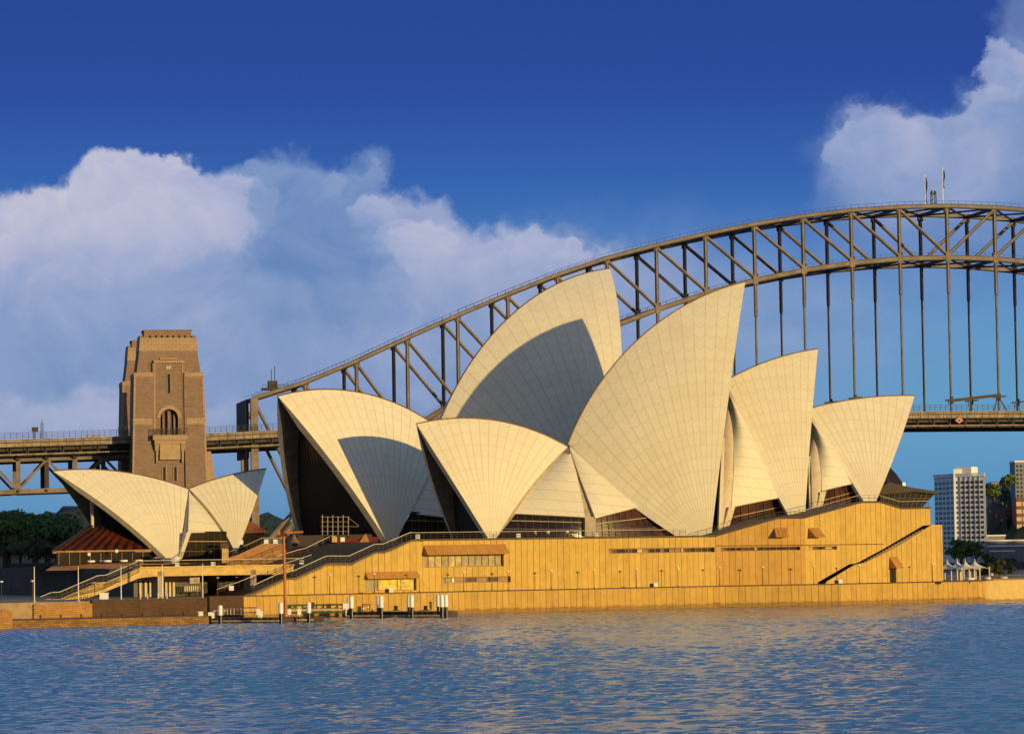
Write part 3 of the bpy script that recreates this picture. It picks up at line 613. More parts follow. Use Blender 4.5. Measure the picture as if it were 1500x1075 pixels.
def smooth_curve(fr, pw, num=14):                         # quadratic-ish curve through pixel+offset stations
    a, n, o = fr; k = ksc(fr); return curve([onplane(x, y, o+n*w*k, n) for x, y, w in pw], num)
def pw(fr, x, y, w): a, n, o = fr; return onplane(x, y, o+n*w*ksc(fr), n)
def glazing(parent, quad, nx, ny, mt=GLASS, transom=True, name='glass_wall'):      # quad: tl, tr, br, bl
    tl, tr, br, bl = [np.asarray(q, float) for q in quad]; nn = np.cross(tr-tl, bl-tl); nn = nn/np.linalg.norm(nn); nn = nn if nn[1] < 0 else -nn
    Q = [[(tl*(1-i/10)+tr*i/10)*(1-j/6)+(bl*(1-i/10)+br*i/10)*j/6 for j in range(7)] for i in range(11)]
    g = MB().grid(Q, smooth=False).build(name, mt, parent)
    m = MB()
    hd = np.array([tr[0]-tl[0], tr[1]-tl[1], 0.]); hd = hd/np.linalg.norm(hd); sb0, sb1 = float(bl@hd), float(br@hd)
    for i in range(nx+1):
        u = i/nx; A_ = tl*(1-u)+tr*u; ub = min(1, max(0, (float(A_@hd)-sb0)/(sb1-sb0))); m.bar(A_+nn*.1, bl*(1-ub)+br*ub+nn*.1, .12, .14)
    for j in range(1, ny): v = j/ny; m.bar(tl*(1-v)+bl*v+nn*.12, tr*(1-v)+br*v+nn*.12, .13, .13, mi=1 if j == 1 else 0)
    m.build('mullions', [MULL, TRANS], g)
    return g

# the near hall
FN = frame(21.13, 620); aN, nN, oN = FN
near = thing('opera_hall', 'nearer white shell hall with four sails, its tallest peak right of centre', 'concert hall', flat(oN+aN*20, ZT))
SD = Shell(FN, [(609.6, 620.8), (623.6, 616.8), (660, 613.8), (702, 613.2), (744, 619.4), (772, 626.6), (800, 637), (832, 655)], (721, 798), 9.75, -.5, -1.2)
SM = Shell(FN, [(1091.5, 411), (1060, 422), (1032, 434.6), (990, 457), (948, 486), (909, 520), (889, 548), (853, 601), (833, 650)], (1040, 803), 15.8, .72, 1.2)
ST = Shell(FN, [(1198.4, 510.6), (1146, 522.4), (1104, 536.4), (1070.4, 553.8), (1062, 558)], (1178, 779), 14.2, .75, .7)
SN = Shell(FN, [(1340, 579.2), (1286, 581.2), (1244, 585.4), (1190.8, 596.6), (1180, 600)], (1279, 744), 12.4, -.35, -.25)
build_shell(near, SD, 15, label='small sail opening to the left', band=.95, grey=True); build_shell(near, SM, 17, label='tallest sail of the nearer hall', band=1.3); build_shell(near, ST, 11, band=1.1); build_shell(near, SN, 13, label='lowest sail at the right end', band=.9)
# side shells between the left sail and the tall sail
nz = nN*.9+Z*.25
cl = smooth_curve(FN, [(833.6, 657, .6), (845, 694, 6.5), (853, 733.6, 11), (857, 757.4, 13)])
loft(near, 'side_shell', SIDE, SD.edge(1, 752, off=.9), cl, .7, nz)
cr = smooth_curve(FN, [(834.5, 657, .6), (850, 700, 6.5), (864, 737, 11), (872, 759, 13)])
loft(near, 'side_shell', SIDE, cr, SM.edge(1, 741, off=.9), .7, nz)
m = MB(); m.grid([[p-nN*.9 for p in cl], [p-nN*.9 for p in cr]], 0, None, False); m.build('joint_arch', PIERC, near)
m = MB(); q = [pw(FN, 857, 756, 12.6), pw(FN, 872.5, 757, 12.6), pw(FN, 873, 785, 12.6), pw(FN, 857, 785, 12.6)]; m.prism(q, -nN*2.5); m.build('pier', PIERC, near)
glazing(near, [pw(FN, 757, 751, 8), pw(FN, 858, 755, 11.6), pw(FN, 858, 787, 11.6), pw(FN, 730, 787, 11.2)], 9, 3)
glazing(near, [pw(FN, 872, 757, 11.8), pw(FN, 951, 740, 10), pw(FN, 1004, 787, 13), pw(FN, 872, 787, 11.8)], 9, 3, REDGL)
# side shells between tall sails
def side_set(S_prev, S, ap, arc_px, bl, br_y, w, glass_q, tan_px, leg):
    Lc = smooth_curve(FN, [(ap[0], ap[1], .5)]+arc_px); Rc = S.edge(1, br_y, off=.9)
    loft(near, 'side_shell', SIDE, Lc, Rc, 1.6, nz)
    T_ = smooth_curve(FN, tan_px)
    loft(near, 'return_shell', PIERC2, T_, [p-nN*.15 for p in smooth_curve(FN, [(ap[0], ap[1], .5)]+arc_px+[leg[0]])], .3, nz, 6)
    m = MB(); m.prism([pw(FN, *p) for p in leg[1:]], -nN*1.6); m.build('leg', RIBC, near)
    glazing(near, [pw(FN, *p) for p in glass_q], 7, 3, REDGL)
PIERC2 = mat('return tile concrete', (.60, .50, .36), .7, .1, .8)
side_set(SM, ST, (1065.6, 584), [(1072, 612, 4), (1075.6, 648, 9), (1075, 690, 12.5), (1071.5, 743, 15)], None, 728, 15,
         [(1074, 742, 13.4), (1150, 728, 9.5), (1166, 762, 11), (1058, 790, 13.4)], [(1064, 588, 0), (1060, 640, 7.5), (1060, 700, 12.5), (1058, 745, 15), (1054, 780, 16)],
         [(1059, 776, 16), (1068, 742.5, 16), (1077, 742.5, 16), (1067, 776, 16), (1057, 781, 16)])
m = MB(); m.prism([pw(FN, 1058, 640, 9), pw(FN, 1061.5, 640, 9), pw(FN, 1060, 710, 14), pw(FN, 1057, 782, 17), pw(FN, 1052.5, 782, 17), pw(FN, 1055, 705, 14)], -nN*.8); m.build('edge_fin', TILE if False else SIDE, near)
side_set(ST, SN, (1188.5, 626), [(1192, 636, 2.5), (1199, 660, 6.5), (1203.4, 690, 10), (1204, 719, 12.5)], None, 707.5, 13,
         [(1207, 719, 11.2), (1260, 707, 7.5), (1270, 736, 9), (1194, 762, 11.2)], [(1187.5, 630, 0), (1187, 668, 7), (1189, 705, 11), (1190, 757, 13.5)],
         [(1195, 750, 13), (1202, 720.5, 13), (1210.5, 719, 13), (1203, 749, 13), (1194, 757, 13)])
m = MB(); m.prism([pw(FN, 1184, 668, 7), pw(FN, 1187, 668, 7), pw(FN, 1189.5, 715, 11), pw(FN, 1191, 760, 13), pw(FN, 1187, 760, 13), pw(FN, 1185, 712, 11)], -nN*.8); m.build('edge_fin', SIDE, near)
m = MB(); m.prism([pw(FN, 1036, 690, 6), pw(FN, 1064, 640, 5), pw(FN, 1064, 800, 7), pw(FN, 1036, 800, 7)], -nN*.4); m.build('gap_shade_sheet', DARK, near)  # near-black sheets stand in for the shade of both gaps
m = MB(); m.prism([pw(FN, 1174, 700, 6), pw(FN, 1193, 660, 5), pw(FN, 1193, 780, 7), pw(FN, 1174, 780, 7)], -nN*.4); m.build('gap_shade_sheet', DARK, near)
# glass inside the left mouth and the northern foyer
def mouth_glass(parent, S, k=.18, nx=10, ny=5, zb=ZT):
    L_ = S.edge(k, 803, 14, 1.6)[1:]
    L_ = [p if (p-S.o)@S.n > .3 else p+S.n*(.3-(p-S.o)@S.n)-Z*1.6 for p in L_]; q = [L_[1], S.mir(L_[1])]
    m = MB(); Lm = [S.mir(p) for p in L_]; m.grid([L_, Lm], 0, None, False); g = m.build('glass_wall', DARK, parent)  # glass drawn as a near-black sheet, painting the mouth's dark interior
    f = MB()
    for i in range(1, nx):
        u = i/nx; top = L_[0]
        f.bar(L_[3]*(1-u)+Lm[3]*u, L_[-1]*(1-u)+Lm[-1]*u, .18, .18)
    f.bar(L_[-1], Lm[-1], .2, .2); f.bar(L_[3], Lm[3], .2, .2)
    f.build('mullions', BRONZE, g)
mouth_glass(near, SD, .25)
def poly_on(fr, pts, w0, w1):                             # pixel outline on the plane offset w0, swept to w1
    a, n, o = fr; return [pw(fr, x, y, w0) for x, y in pts], n*(w1-w0)
P_, v_ = poly_on(FN, [(1286, 716), (1303, 706), (1322, 711), (1340, 714.5), (1373, 719.5), (1373.5, 724), (1340, 720), (1310, 723), (1288, 724)], 7, -12)
m = MB(); m.prism(P_, v_); m.build('foyer_roof', mat('bronze foyer roof', (.035, .017, .013), .6, .3, .6), near)
P_, v_ = poly_on(FN, [(1288, 723), (1312, 722.5), (1340, 719.5), (1369, 723.5), (1351, 743), (1322, 745), (1290, 737)], 6, -11)
g = MB().prism(P_, v_).build('foyer_glass', DARK, near)
m = MB()
for i in range(9):
    x = 1294+i*8; m.bar(pw(FN, x, 722.5, 6.1), pw(FN, 1294+i*6.8, 741, 6.1), .14, .14)
m.bar(pw(FN, 1290, 730, 6.1), pw(FN, 1362, 730, 6.1), .14, .14); m.build('mullions', COPING, g)
m = MB(); m.prism([pw(FN, *p) for p in ((1322, 712, 3), (1326.5, 712, 3), (1326.5, 706.5, 3), (1322, 706.5, 3))], -nN*1.2); m.build('roof_vent', WHITE, near)

# the far hall
FF = frame(44.2, 669.4); FL = frame(40.8, 666.4)
far = thing('symphony_hall', 'farther white shell hall behind, its left sail gaping dark and its tall sail in shadow', 'concert hall', flat(FF[2], ZT))
SL = Shell(FL, [(406.6, 580.6), (436, 573), (464, 570), (492, 570.3), (520, 574.2), (559, 583.4), (598.4, 598.8), (623.6, 614), (655, 636)], (574, 804), 14.0, -.52, -.8)
SX = Shell(FF, [(893.4, 391.2), (864, 399.6), (822, 415), (780, 438.8), (738, 472.4), (696, 520), (668, 562), (647, 612.4), (640, 632)], (889.3, 800), 26.4)
build_shell(far, SL, 17, label='sail opening to the left with a dark mouth'); build_shell(far, SX, 17, label='tall sail with a large shadow on it')
S3 = Shell(FF, [(1040, 500), (1000, 506), (955, 517), (913, 531)], (1025, 790), 16); S4 = Shell(FF, [(1268, 612), (1235, 612), (1200, 616), (1150, 628)], (1284, 741), 12)
build_shell(far, S3, 11); build_shell(far, S4, 13)
cl = smooth_curve(FL, [(655, 640, .5), (650, 690, 7), (650, 757, 12)])
loft(far, 'side_shell', SIDE, SL.edge(1, 752, off=.9), cl, .7, FL[1]*.9+Z*.25)
glazing(far, [pw(FL, 603, 749, 11), pw(FL, 660, 752, 11), pw(FL, 665, 788, 11), pw(FL, 580, 788, 11)], 6, 3)
mouth_glass(far, SL, .12, 12)
P_, v_ = poly_on(FF, [(1280, 716), (1290, 690), (1303, 683.5), (1313, 694), (1326, 712.5), (1326, 720)], 2, -14)
MB().prism(P_, v_).build('foyer_roof', GLASS, far)

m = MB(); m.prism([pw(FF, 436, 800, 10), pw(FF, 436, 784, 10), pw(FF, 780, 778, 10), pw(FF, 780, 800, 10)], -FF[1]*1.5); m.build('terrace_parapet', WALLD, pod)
# ---------------------------------------------------------------- restaurant pavilion on the left
FR = frame(34, 685)
rest = thing('restaurant_pavilion', 'small separate two-sailed white shell restaurant left of the big halls', 'restaurant', flat(at(262, 820, 636), 9))
RL = Shell(FR, [(77, 689.8), (117.6, 687), (156.8, 689), (196, 693.8), (238, 703), (275.8, 716.2)], (258, 832), 12, .5, 0)
RR = Shell(FR, [(390, 686.2), (341.6, 694.6), (308, 703.8), (276.7, 715.6)], (346, 812), 11, -.2, -.7)
build_shell(rest, RL, 17, 1.2, 'larger sail opening to the left'); build_shell(rest, RR, 12, 1.2)
nR = FR[1]*.9+Z*.25
cl = smooth_curve(FR, [(277, 718, .4), (277, 745, 5), (275.5, 780, 9.5)])
loft(rest, 'side_shell', SIDE, cl, RR.edge(1, 780, off=.8), .5, nR)
m = MB(); m.grid([RL.edge(1, 800, off=.9), [p-FR[1]*.6 for p in smooth_curve(FR, [(277, 718, .4), (277, 745, 5), (275, 780, 9.5), (266, 800, 10.5)])]], 0, None, False); m.build('joint_arch', PIERC2, rest)
m = MB(); m.prism([pw(FR, *p) for p in ((274, 779, 10), (280, 780, 10), (266.5, 819, 11), (261, 819, 11))], -FR[1]*1.2); m.build('leg', RIBC, rest)
glazing(rest, [pw(FR, 277, 778, 8.3), pw(FR, 331, 778, 8.3), pw(FR, 341, 822, 8.3), pw(FR, 262, 822, 8.3)], 6, 3)
# mouth: dark back wall, sloping maroon roof with bronze fins, glass under it
L_ = RL.edge(0, 800, 10, 1.5); g_in = RL.edge(.2, 815, 10, 1.5)
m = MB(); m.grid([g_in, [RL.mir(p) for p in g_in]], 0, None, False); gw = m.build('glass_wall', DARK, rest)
m = MB(); m.bar(pw(FR, 134.5, 728, 0), pw(FR, 135, 772, 0), .5, .5); m.build('mast_mullion', PIERC2, rest)
tl, tr, br, bl = pw(FR, 134, 771, 0), pw(FR, 214, 781, 3), pw(FR, 228, 805.5, 9), pw(FR, 77, 808, 4)
m = MB(); m.prism([tl, tr, br, bl], Z*-.3); mr = m.build('canopy_roof', MAROON, rest)
m = MB()
for i in range(11):
    u = i/10; m.bar(tl*(1-u)+tr*u+Z*.15, bl*(1-u)+br*u+Z*.15, .75, .3)
m.build('canopy_fin', mat('dark canopy fins', (.03, .012, .01), .5), mr)
MB().bar(bl, br, .35, .3).build('eaves_beam', mat('eaves timber', (.40, .22, .09)), rest)
m = MB(); m.prism([pw(FR, 84, 809, 8), pw(FR, 225, 807, 8), pw(FR, 228, 826, 8), pw(FR, 84, 828, 8)], -FR[1]*.3); gg = m.build('glass_wall', GLASS, rest)
m = MB()
for i in range(10): m.bar(pw(FR, 86+i*15.4, 809, 8.1), pw(FR, 86+i*15.4, 827, 8.1), .12, .12)
m.build('mullions', BRONZE, gg)
P_, v_ = poly_on(FR, [(84, 830), (84, 824), (262, 819), (300, 817), (352, 809), (352, 830)], 5, -16)
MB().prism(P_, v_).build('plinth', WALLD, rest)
P_, v_ = poly_on(FR, [(357, 777), (365, 762), (391, 777), (391, 779.5), (357, 781)], 7, -8)
MB().prism(P_, v_).build('canopy_roof', MAROON, rest)
P_, v_ = poly_on(FR, [(355, 780), (388, 779), (380, 800), (352, 800)], 6, -7); MB().prism(P_, v_).build('glass_wall', GLASS, rest)
# its terrace edge and the tables on it
yT = 622.
m = MB(); q = [at(66, 835.6, yT-4), at(205, 834, yT-4), at(205, 825.2, yT), at(80, 826.8, yT)]
m.prism(q, (0, 6, .4)); m.prism([at(80, 827.2, yT), at(410, 823, yT), at(410, 824.6, yT), at(80, 828.8, yT)], (0, 30, 0)); FASC = mat('warm fascia stone', (.46, .22, .085), .8, .15, 1.)
tag(m.build('terrace_slab', FASC), 'orange sloped terrace edge under the small restaurant shells', 'terrace')
def table(loc):
    t = thing('cafe_table', '', 'table', loc, 'tables along the restaurant terrace')
    MB().lathe(loc, [(.3, 0), (.3, .04), (.05, .06), (.05, .72)], 8).build('pedestal', RAILD, t)
    MB().lathe(loc, [(.01, .76), (.75, .76), (.8, .70), (.78, .40), (.72, .40)], 12).build('tablecloth', WHITE, t)
    return t
zT_ = at(150, 826.4, yT)[2]+.02
t0 = None
for i, x in enumerate((95, 115, 133, 151, 157, 181, 203)):
    p = at(x, 820, yT+.6+(i % 2)); p[2] = zT_
    if t0 is None: t0 = table(p); r = t0
    else: r = dup(t0, p)
    r['label'] = 'white clothed cafe table in the row along the small restaurant terrace'
def globe(loc, h, label, grp, r=.28):
    t = thing('globe_lamp', label, 'lamp', loc, grp); b = np.asarray(loc)
    MB().lathe(b, [(.12, 0), (.12, .1), (.05, .15), (.05, h)], 8).build('post', RAILD, t)
    MB().ball(b+Z*(h+r*.8), r, 8).build('globe', WHITE, t); return t
for x, lb in ((130, 'round white globe lamp on the restaurant terrace, left of the two'), (170.5, 'round white globe lamp on the restaurant terrace, right of the two and taller')):
    p = at(x, 820, yT+.2); p[2] = zT_; globe(p, 1.6 if x < 150 else 2.1, lb, None, .36)

# ---------------------------------------------------------------- walkway, side stair, undercroft
FWK = frame(28, 600); aW, nW, oW = FWK
def wk(x, y): return onplane(x, y, oW, nW)
zW = wk(205, 832)[2]
wa, wb = flat(wk(204, 832), zW), flat(wk(430, 832), zW)
walk = thing('elevated_walkway', 'golden concrete elevated walkway with a slender haunched beam left of the orange pole', 'walkway', flat(wa, ZB))
und = [wk(204, 846.5), wk(212, 845.5), wk(225, 844), wk(300, 842.6), wk(430, 840.8)]
m = MB(); m.prism([wa, wb]+und[::-1], -nW*14); m.build('deck_beam', CONC, walk)
m = MB(); m.bar(flat(wa, zW+.12)+nW*.1, flat(wb, zW+.12)+nW*.1, .5, .24); m.build('kerb', CONC, walk)
for x in (231, 367):
    q = wk(x, 850); m = MB(); m.prism([flat(q, ZB), flat(q+aW*1.1, ZB), flat(q+aW*1.1, zW-.6), flat(q, zW-.6)], -nW*3); o = m.build('pier', PIERC, walk)
# side stair falling to the left from the walkway end
spx_top = [(204, 831.2), (156, 852.0), (143.5, 853), (88, 877), (76, 877.5), (60, 884)]
sst = thing('side_stair', 'golden concrete stair flight descending leftwards from the walkway to the paving', 'stair', flat(wk(130, 880), ZB))
top = [wk(*p) for p in spx_top]; low = [wk(60, 884.5), wk(100, 883.5), wk(140, 872), wk(204, 846.5)]
m = MB(); m.prism(top+low, -nW*.5); m.prism([p-nW*3.6 for p in top+low], -nW*.5); m.build('stringer', CONC, sst)
m = MB(); ns_ = 32; pts = []
for i in range(ns_):
    x0_ = 60+(204-60)*i/ns_; x1_ = 60+(204-60)*(i+1)/ns_
    y1_ = np.interp(x1_, [p[0] for p in spx_top][::-1], [p[1] for p in spx_top][::-1]); A, B2 = wk(x0_, y1_+1.5), wk(x1_, y1_+1.5); B2[2] = A[2]
    pts += [A, B2]
m.prism(pts+[wk(204, 838), wk(150, 864), wk(60, 886)], -nW*3.9); m.build('steps', STEPS, sst)
# undercroft: back wall with its shade put in as dark glass colour, panels, gate, sign
def wk2(x, y, d): return onplane(x, y, oW-nW*d, nW)
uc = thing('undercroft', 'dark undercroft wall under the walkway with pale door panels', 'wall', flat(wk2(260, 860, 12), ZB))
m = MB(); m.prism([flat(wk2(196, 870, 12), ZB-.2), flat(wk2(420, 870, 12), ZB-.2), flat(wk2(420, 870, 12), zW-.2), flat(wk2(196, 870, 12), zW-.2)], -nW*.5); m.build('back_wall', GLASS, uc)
for x in (204, 212, 219, 242, 247.5, 253):
    m = MB(); m.prism([flat(wk2(x, 860, 11.6), ZB), flat(wk2(x+3.2, 860, 11.6), ZB), flat(wk2(x+3.2, 860, 11.6), wk2(x, 851, 11.6)[2]), flat(wk2(x, 860, 11.6), wk2(x, 851, 11.6)[2])], -nW*.2); m.build('door_panel', PIERC2, uc)
gt = thing('slatted_gate', 'pale slatted gate under the walkway beside the hanging sign', 'gate', flat(wk2(282, 870, 9), ZB))
m = MB()
zz0, zz1 = wk2(282, 866, 9)[2], wk2(282, 857.5, 9)[2]
for i in range(8): q = wk2(271+i*3.1, 860, 9); m.bar(flat(q, zz0), flat(q, zz1), .2, .08, nW)
m.build('slats', PIERC2, gt)
m = MB()
for z_ in (zz0, zz1): m.bar(flat(wk2(270, 860, 8.95), z_), flat(wk2(294, 860, 8.95), z_), .1, .1)
m.bar(flat(wk2(271, 860, 9), ZB), flat(wk2(271, 860, 9), zz0), .1, .1); m.bar(flat(wk2(293, 860, 9), ZB), flat(wk2(293, 860, 9), zz0), .1, .1); m.build('gate_frame', RAILD, gt)
sg = thing('hanging_sign', 'grey hanging panel with a dark round mark under the walkway', 'sign', wk(285, 843))
m = MB(); m.prism([wk2(278, 846, 1), wk2(292.5, 845.3, 1), wk2(292.5, 854, 1), wk2(278, 854.5, 1)], -nW*.15); m.build('panel', PIERC, sg)
c_ = wk2(286.8, 849.7, .95); m = MB()
for i in range(16):
    a0, a1 = 2*math.pi*i/16, 2*math.pi*(i+1)/16; m.bar(c_+aW*math.cos(a0)*.27+Z*math.sin(a0)*.27, c_+aW*math.cos(a1)*.27+Z*math.sin(a1)*.27, .03, .12, nW)
m.build('round_mark', BLACK, sg)
# brown grey stone wall running away at the far left, a bank on top for the garden trees
r0, r1 = flat(at(206, 828, 588), 0), flat(at(-60, 829, 690), 0); nr_, dr_ = nrm(r0, r1); nr_ = -nr_ if nr_[0] > 0 else nr_
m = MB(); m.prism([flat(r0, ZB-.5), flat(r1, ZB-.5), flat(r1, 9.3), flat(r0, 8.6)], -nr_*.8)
tag(m.build('retaining_wall', WALLD, None, alongz(dr_, r0)), 'tall dark brown grey stone wall below the garden trees at the far left', 'wall')
gb = MB(); gb.prism([flat(r0-nr_*1, 8.3), flat(r1-nr_*1, 8.6), flat(r1+np.array([-300, 60, 0]), 8.6), flat(np.array([-420, 900, 0]), 9), flat(np.array([-30, 900, 0]), 9)], (0, 0, -5.5)); structure(gb.build('garden_ground', mat('garden soil and grass', (.035, .045, .015), .9)))
# inner stair wall with panels, in front of the restaurant's right sail
yI = 612.
pI = [at(*p, yI) for p in ((333, 830), (333, 817), (349, 812), (384, 796), (413, 796), (413, 824))]
o_ = MB().prism(pI, (0, 12, 0)).build('stair_side_wall', FASC); tag(o_, 'orange panelled wall rising beside the steps left of the orange pole', 'wall')
q = at(319.5, 826, 610.); post_ = thing('stone_pillar', 'short lit pillar with a dark cap beside the small restaurant', 'pillar', flat(q, at(0, 826, 610)[2]))
m = MB(); m.prism([at(325, 824, 610), at(334, 824, 610), at(334, 803, 610), at(325, 803, 610)], (0, 1.2, 0)); m.build('shaft', CONC, post_)
m = MB(); m.prism([at(324, 803, 609.8), at(335, 803, 609.8), at(335, 795, 609.8), at(324, 795, 609.8)], (0, 1.6, 0)); m.build('cap', BRONZE, post_)

# ---------------------------------------------------------------- railings
def railing(label, pts, h=1.05, posts=12, mids=2, mt=RAILM, r=.07, grp=None, mt2=RAILD):
    t = thing('railing', label, 'railing', pts[0], grp); up_ = Z*h
    m = MB()
    for p, q in zip(pts, pts[1:]): m.tube(p+up_, q+up_, r, 6)
    m.build('handrail', mt, t)
    for j in range(mids):
        m = MB()
        for p, q in zip(pts, pts[1:]): m.tube(p+up_*(j+1)/(mids+1), q+up_*(j+1)/(mids+1), r*.6, 5)
        m.build('mid_rail', mt2, t)
    C_ = curve(pts, posts)
    for c in C_: MB().tube(c, c+up_, r*.6, 5).build('post', mt2, t)
    return t
railing('railing up the outer edge of the big steps to the podium top', [fA.P(u, z+.25, -.3) for u, z in topA[1:9]], 1.15, 34, 2, RAILM, .085)
railing('long pale railing along the podium top left of the tall sail', [fA.P(u, ZT+.2, -.5) for u in np.linspace(topA[8][0], -6, 6)], 1.1, 44, 2, RAILM, .06)
railing('railing on the rising wall top below the third sail', [fB.P(u, z+.2, -.5) for u, z in topB], .9, 12, 1, RAILD, .06)
railing('railing on the wall top below the lowest sail, bending down to the right', [fC.P(u, z+.2, -.5) for u, z in topC], 1.1, 22, 1, RAILM, .06)
railing('railing along the elevated walkway edge', [flat(wa, zW+.2), flat(wb+aW*2, zW+.2)], 1.05, 22)
railing('railing down the golden side stair at the left', [p+Z*.1-nW*.2 for p in top], 1.05, 20, 2, RAILM, .085)
railing('railing on the orange stair side wall', [p+Z*.05 for p in pI[1:5]], 1.0, 12, 2, RAILM, .08)
zs = lambda x, y, d: onplane(x, y, oA-nA*d, nA)
railing('middle handrail across the shaded steps', [zs(405, 822, 24), zs(437, 812.5, 24), zs(448, 810, 24), zs(483, 793, 24)], .9, 8, 1, RAILM, .08)
railing('lower handrail beside the outermost flight, behind the first rail', [zs(318, 871, 7), zs(338, 863, 7), zs(345, 861.5, 7), zs(413, 834, 7), zs(456, 820, 7)], .9, 14, 1, RAILM, .07)

# white light boxes
def cube_lamp(p, label, s=.38):
    t = thing('light_box', label, 'light', p)
    MB().prism([p+np.array(d) for d in ((-s, -s, .25), (s, -s, .25), (s, s, .25), (-s, s, .25))], (0, 0, s*2.1)).build('housing', WHITE, t)
    MB().tube(p, p+Z*.25, .08, 6).build('stem', RAILD, t); return t
for x, y, Y, lb in ((353, 794, 604, 'white box light beside the orange stair wall top corner'), (390, 793, 604, 'white box light on the orange stair wall, left of a close pair'), (403.5, 793, 604, 'white box light on the orange stair wall, nearest the orange pole'),
                    (260, 818.6, 610, 'white box light at the foot of the small restaurant sail'), (260, 827, 574, 'white box light on the walkway below the small restaurant sail'), (312, 826, 577, 'white box light on the walkway by the short pillar'),
                    (502, 790, 616, 'white box light in front of the dark sail mouth'), (442, 823, 584, 'white box light among the big steps'), (612, 785.5, 590, 'white box light at the top of the big steps railing'), (339, 861, 566, 'white box light at the bottom of the lower handrail'),
                    (723, 785, 594, 'white box light at the foot of the left sail'), (759.6, 784, 597, 'white box light on the podium edge right of the left sail'), (874.7, 782.5, 604, 'white box light on the podium edge by the grey pier')):
    p = at(x, y, Y); p[2] -= .65; cube_lamp(p, lb)

# lamp posts on the broadwalk
def lamp_post(loc, h=3.3):
    t = thing('lamp_post', '', 'lamp post', loc, 'lamp posts along the broadwalk'); b = np.asarray(loc)
    MB().lathe(b, [(.11, 0), (.11, .3), (.06, .4), (.05, h)], 8).build('post', RAILD, t)
    MB().lathe(b, [(.05, h-.12), (.34, h+.02), (.36, h+.1), (.1, h+.2), (.01, h+.22)], 12).build('lamp_head', WHITE, t); return t
l0_ = None
for x in (482.7, 548, 614, 679, 744, 807, 870, 932, 993, 1054, 1117, 1192, 1259, 1366):
    fr_ = (soA, nS) if x < 1062 else ((w1, nB) if x < 1231 else (w2, nC)); p = flat(onplane(x, 845, fr_[0]-fr_[1]*5.2, fr_[1]), ZB)
    if l0_ is None: l0_ = lamp_post(p); r = l0_
    else: r = dup(l0_, p)
    r['label'] = 'slim lamp post with a pale flat head standing on the broadwalk before the golden wall'
for x, d, lb in ((318.7, 4, 'dark lamp post in the undercroft, left of two by the steps'), (346.7, 4, 'dark lamp post in the undercroft, close beside the steps'), (2, -8, 'small lamp post in front of the dark wall at the left edge of the view'), (47.5, -6, 'small lamp post just left of the leftmost flagpole')):
    p = flat(wk2(x, 850, d), ZB); r = dup(l0_, p, 0, lb, .95); r.pop('group', None)
# flagpoles, bollards, boxes on the left paving
fp0 = None
for i, (x, y0, y1) in enumerate(((50.5, 831, 889), (115, 828, 886), (177.6, 824, 884), (238, 819, 879), (297, 817, 875))):
    q = onplane(x, y1, l0-n_*1.5, n_); p = flat(q, ZB); hgt = onplane(x, y0, l0-n_*1.5, n_)[2]-ZB
    if fp0 is None:
        fp0 = thing('flagpole', '', 'flagpole', p); MB().lathe(p, [(.3, 0), (.3, .15), (.1, .2)], 10).build('base', RAILM, fp0)
        MB().tube(p, p+Z*hgt, .095, 8, .06).build('pole', RIBL, fp0); MB().ball(p+Z*(hgt+.05), .12, 6).build('finial', RAILM, fp0); r = fp0
    else: r = dup(fp0, p)
    r['label'] = ('leftmost white pole on the foreshore, left of the side stair', 'white pole at the foot of the side stair', 'white pole before the upper part of the side stair', 'white pole before the left end of the walkway', 'white pole before the walkway beside the dark stone block wall')[i]
    r['group'] = 'white poles along the foreshore'
bo0 = None
for x in (205.5, 216, 231.5, 244.6):
    p = flat(onplane(x, 875, l0-n_*3, n_), ZB)
    if bo0 is None: bo0 = thing('bollard', '', 'bollard', p); MB().lathe(p, [(.13, 0), (.13, .9), (.1, .98), (.01, 1.0)], 8).build('post', PIERC2, bo0); r = bo0
    else: r = dup(bo0, p)
    r['label'] = 'short pale bollard in the row before the undercroft'; r['group'] = 'bollards before the undercroft'
p = flat(onplane(152.5, 880, l0-n_*4, n_), ZB); kt = thing('kiosk_box', 'white box cart standing under the side stair', 'cart', p)
MB().bx(p[0]-.65, p[0]+.65, p[1]-.5, p[1]+.5, p[2]+.2, p[2]+1.15).build('body', WHITE, kt); MB().bx(p[0]-.72, p[0]+.72, p[1]-.55, p[1]+.55, p[2]+1.15, p[2]+1.25).build('lid', WHITE, kt)
for dx in (-.5, .5): MB().tube(p+np.array([dx, -.4, .15]), p+np.array([dx, -.25, .15]), .15, 10).build('wheel', BLACK, kt)
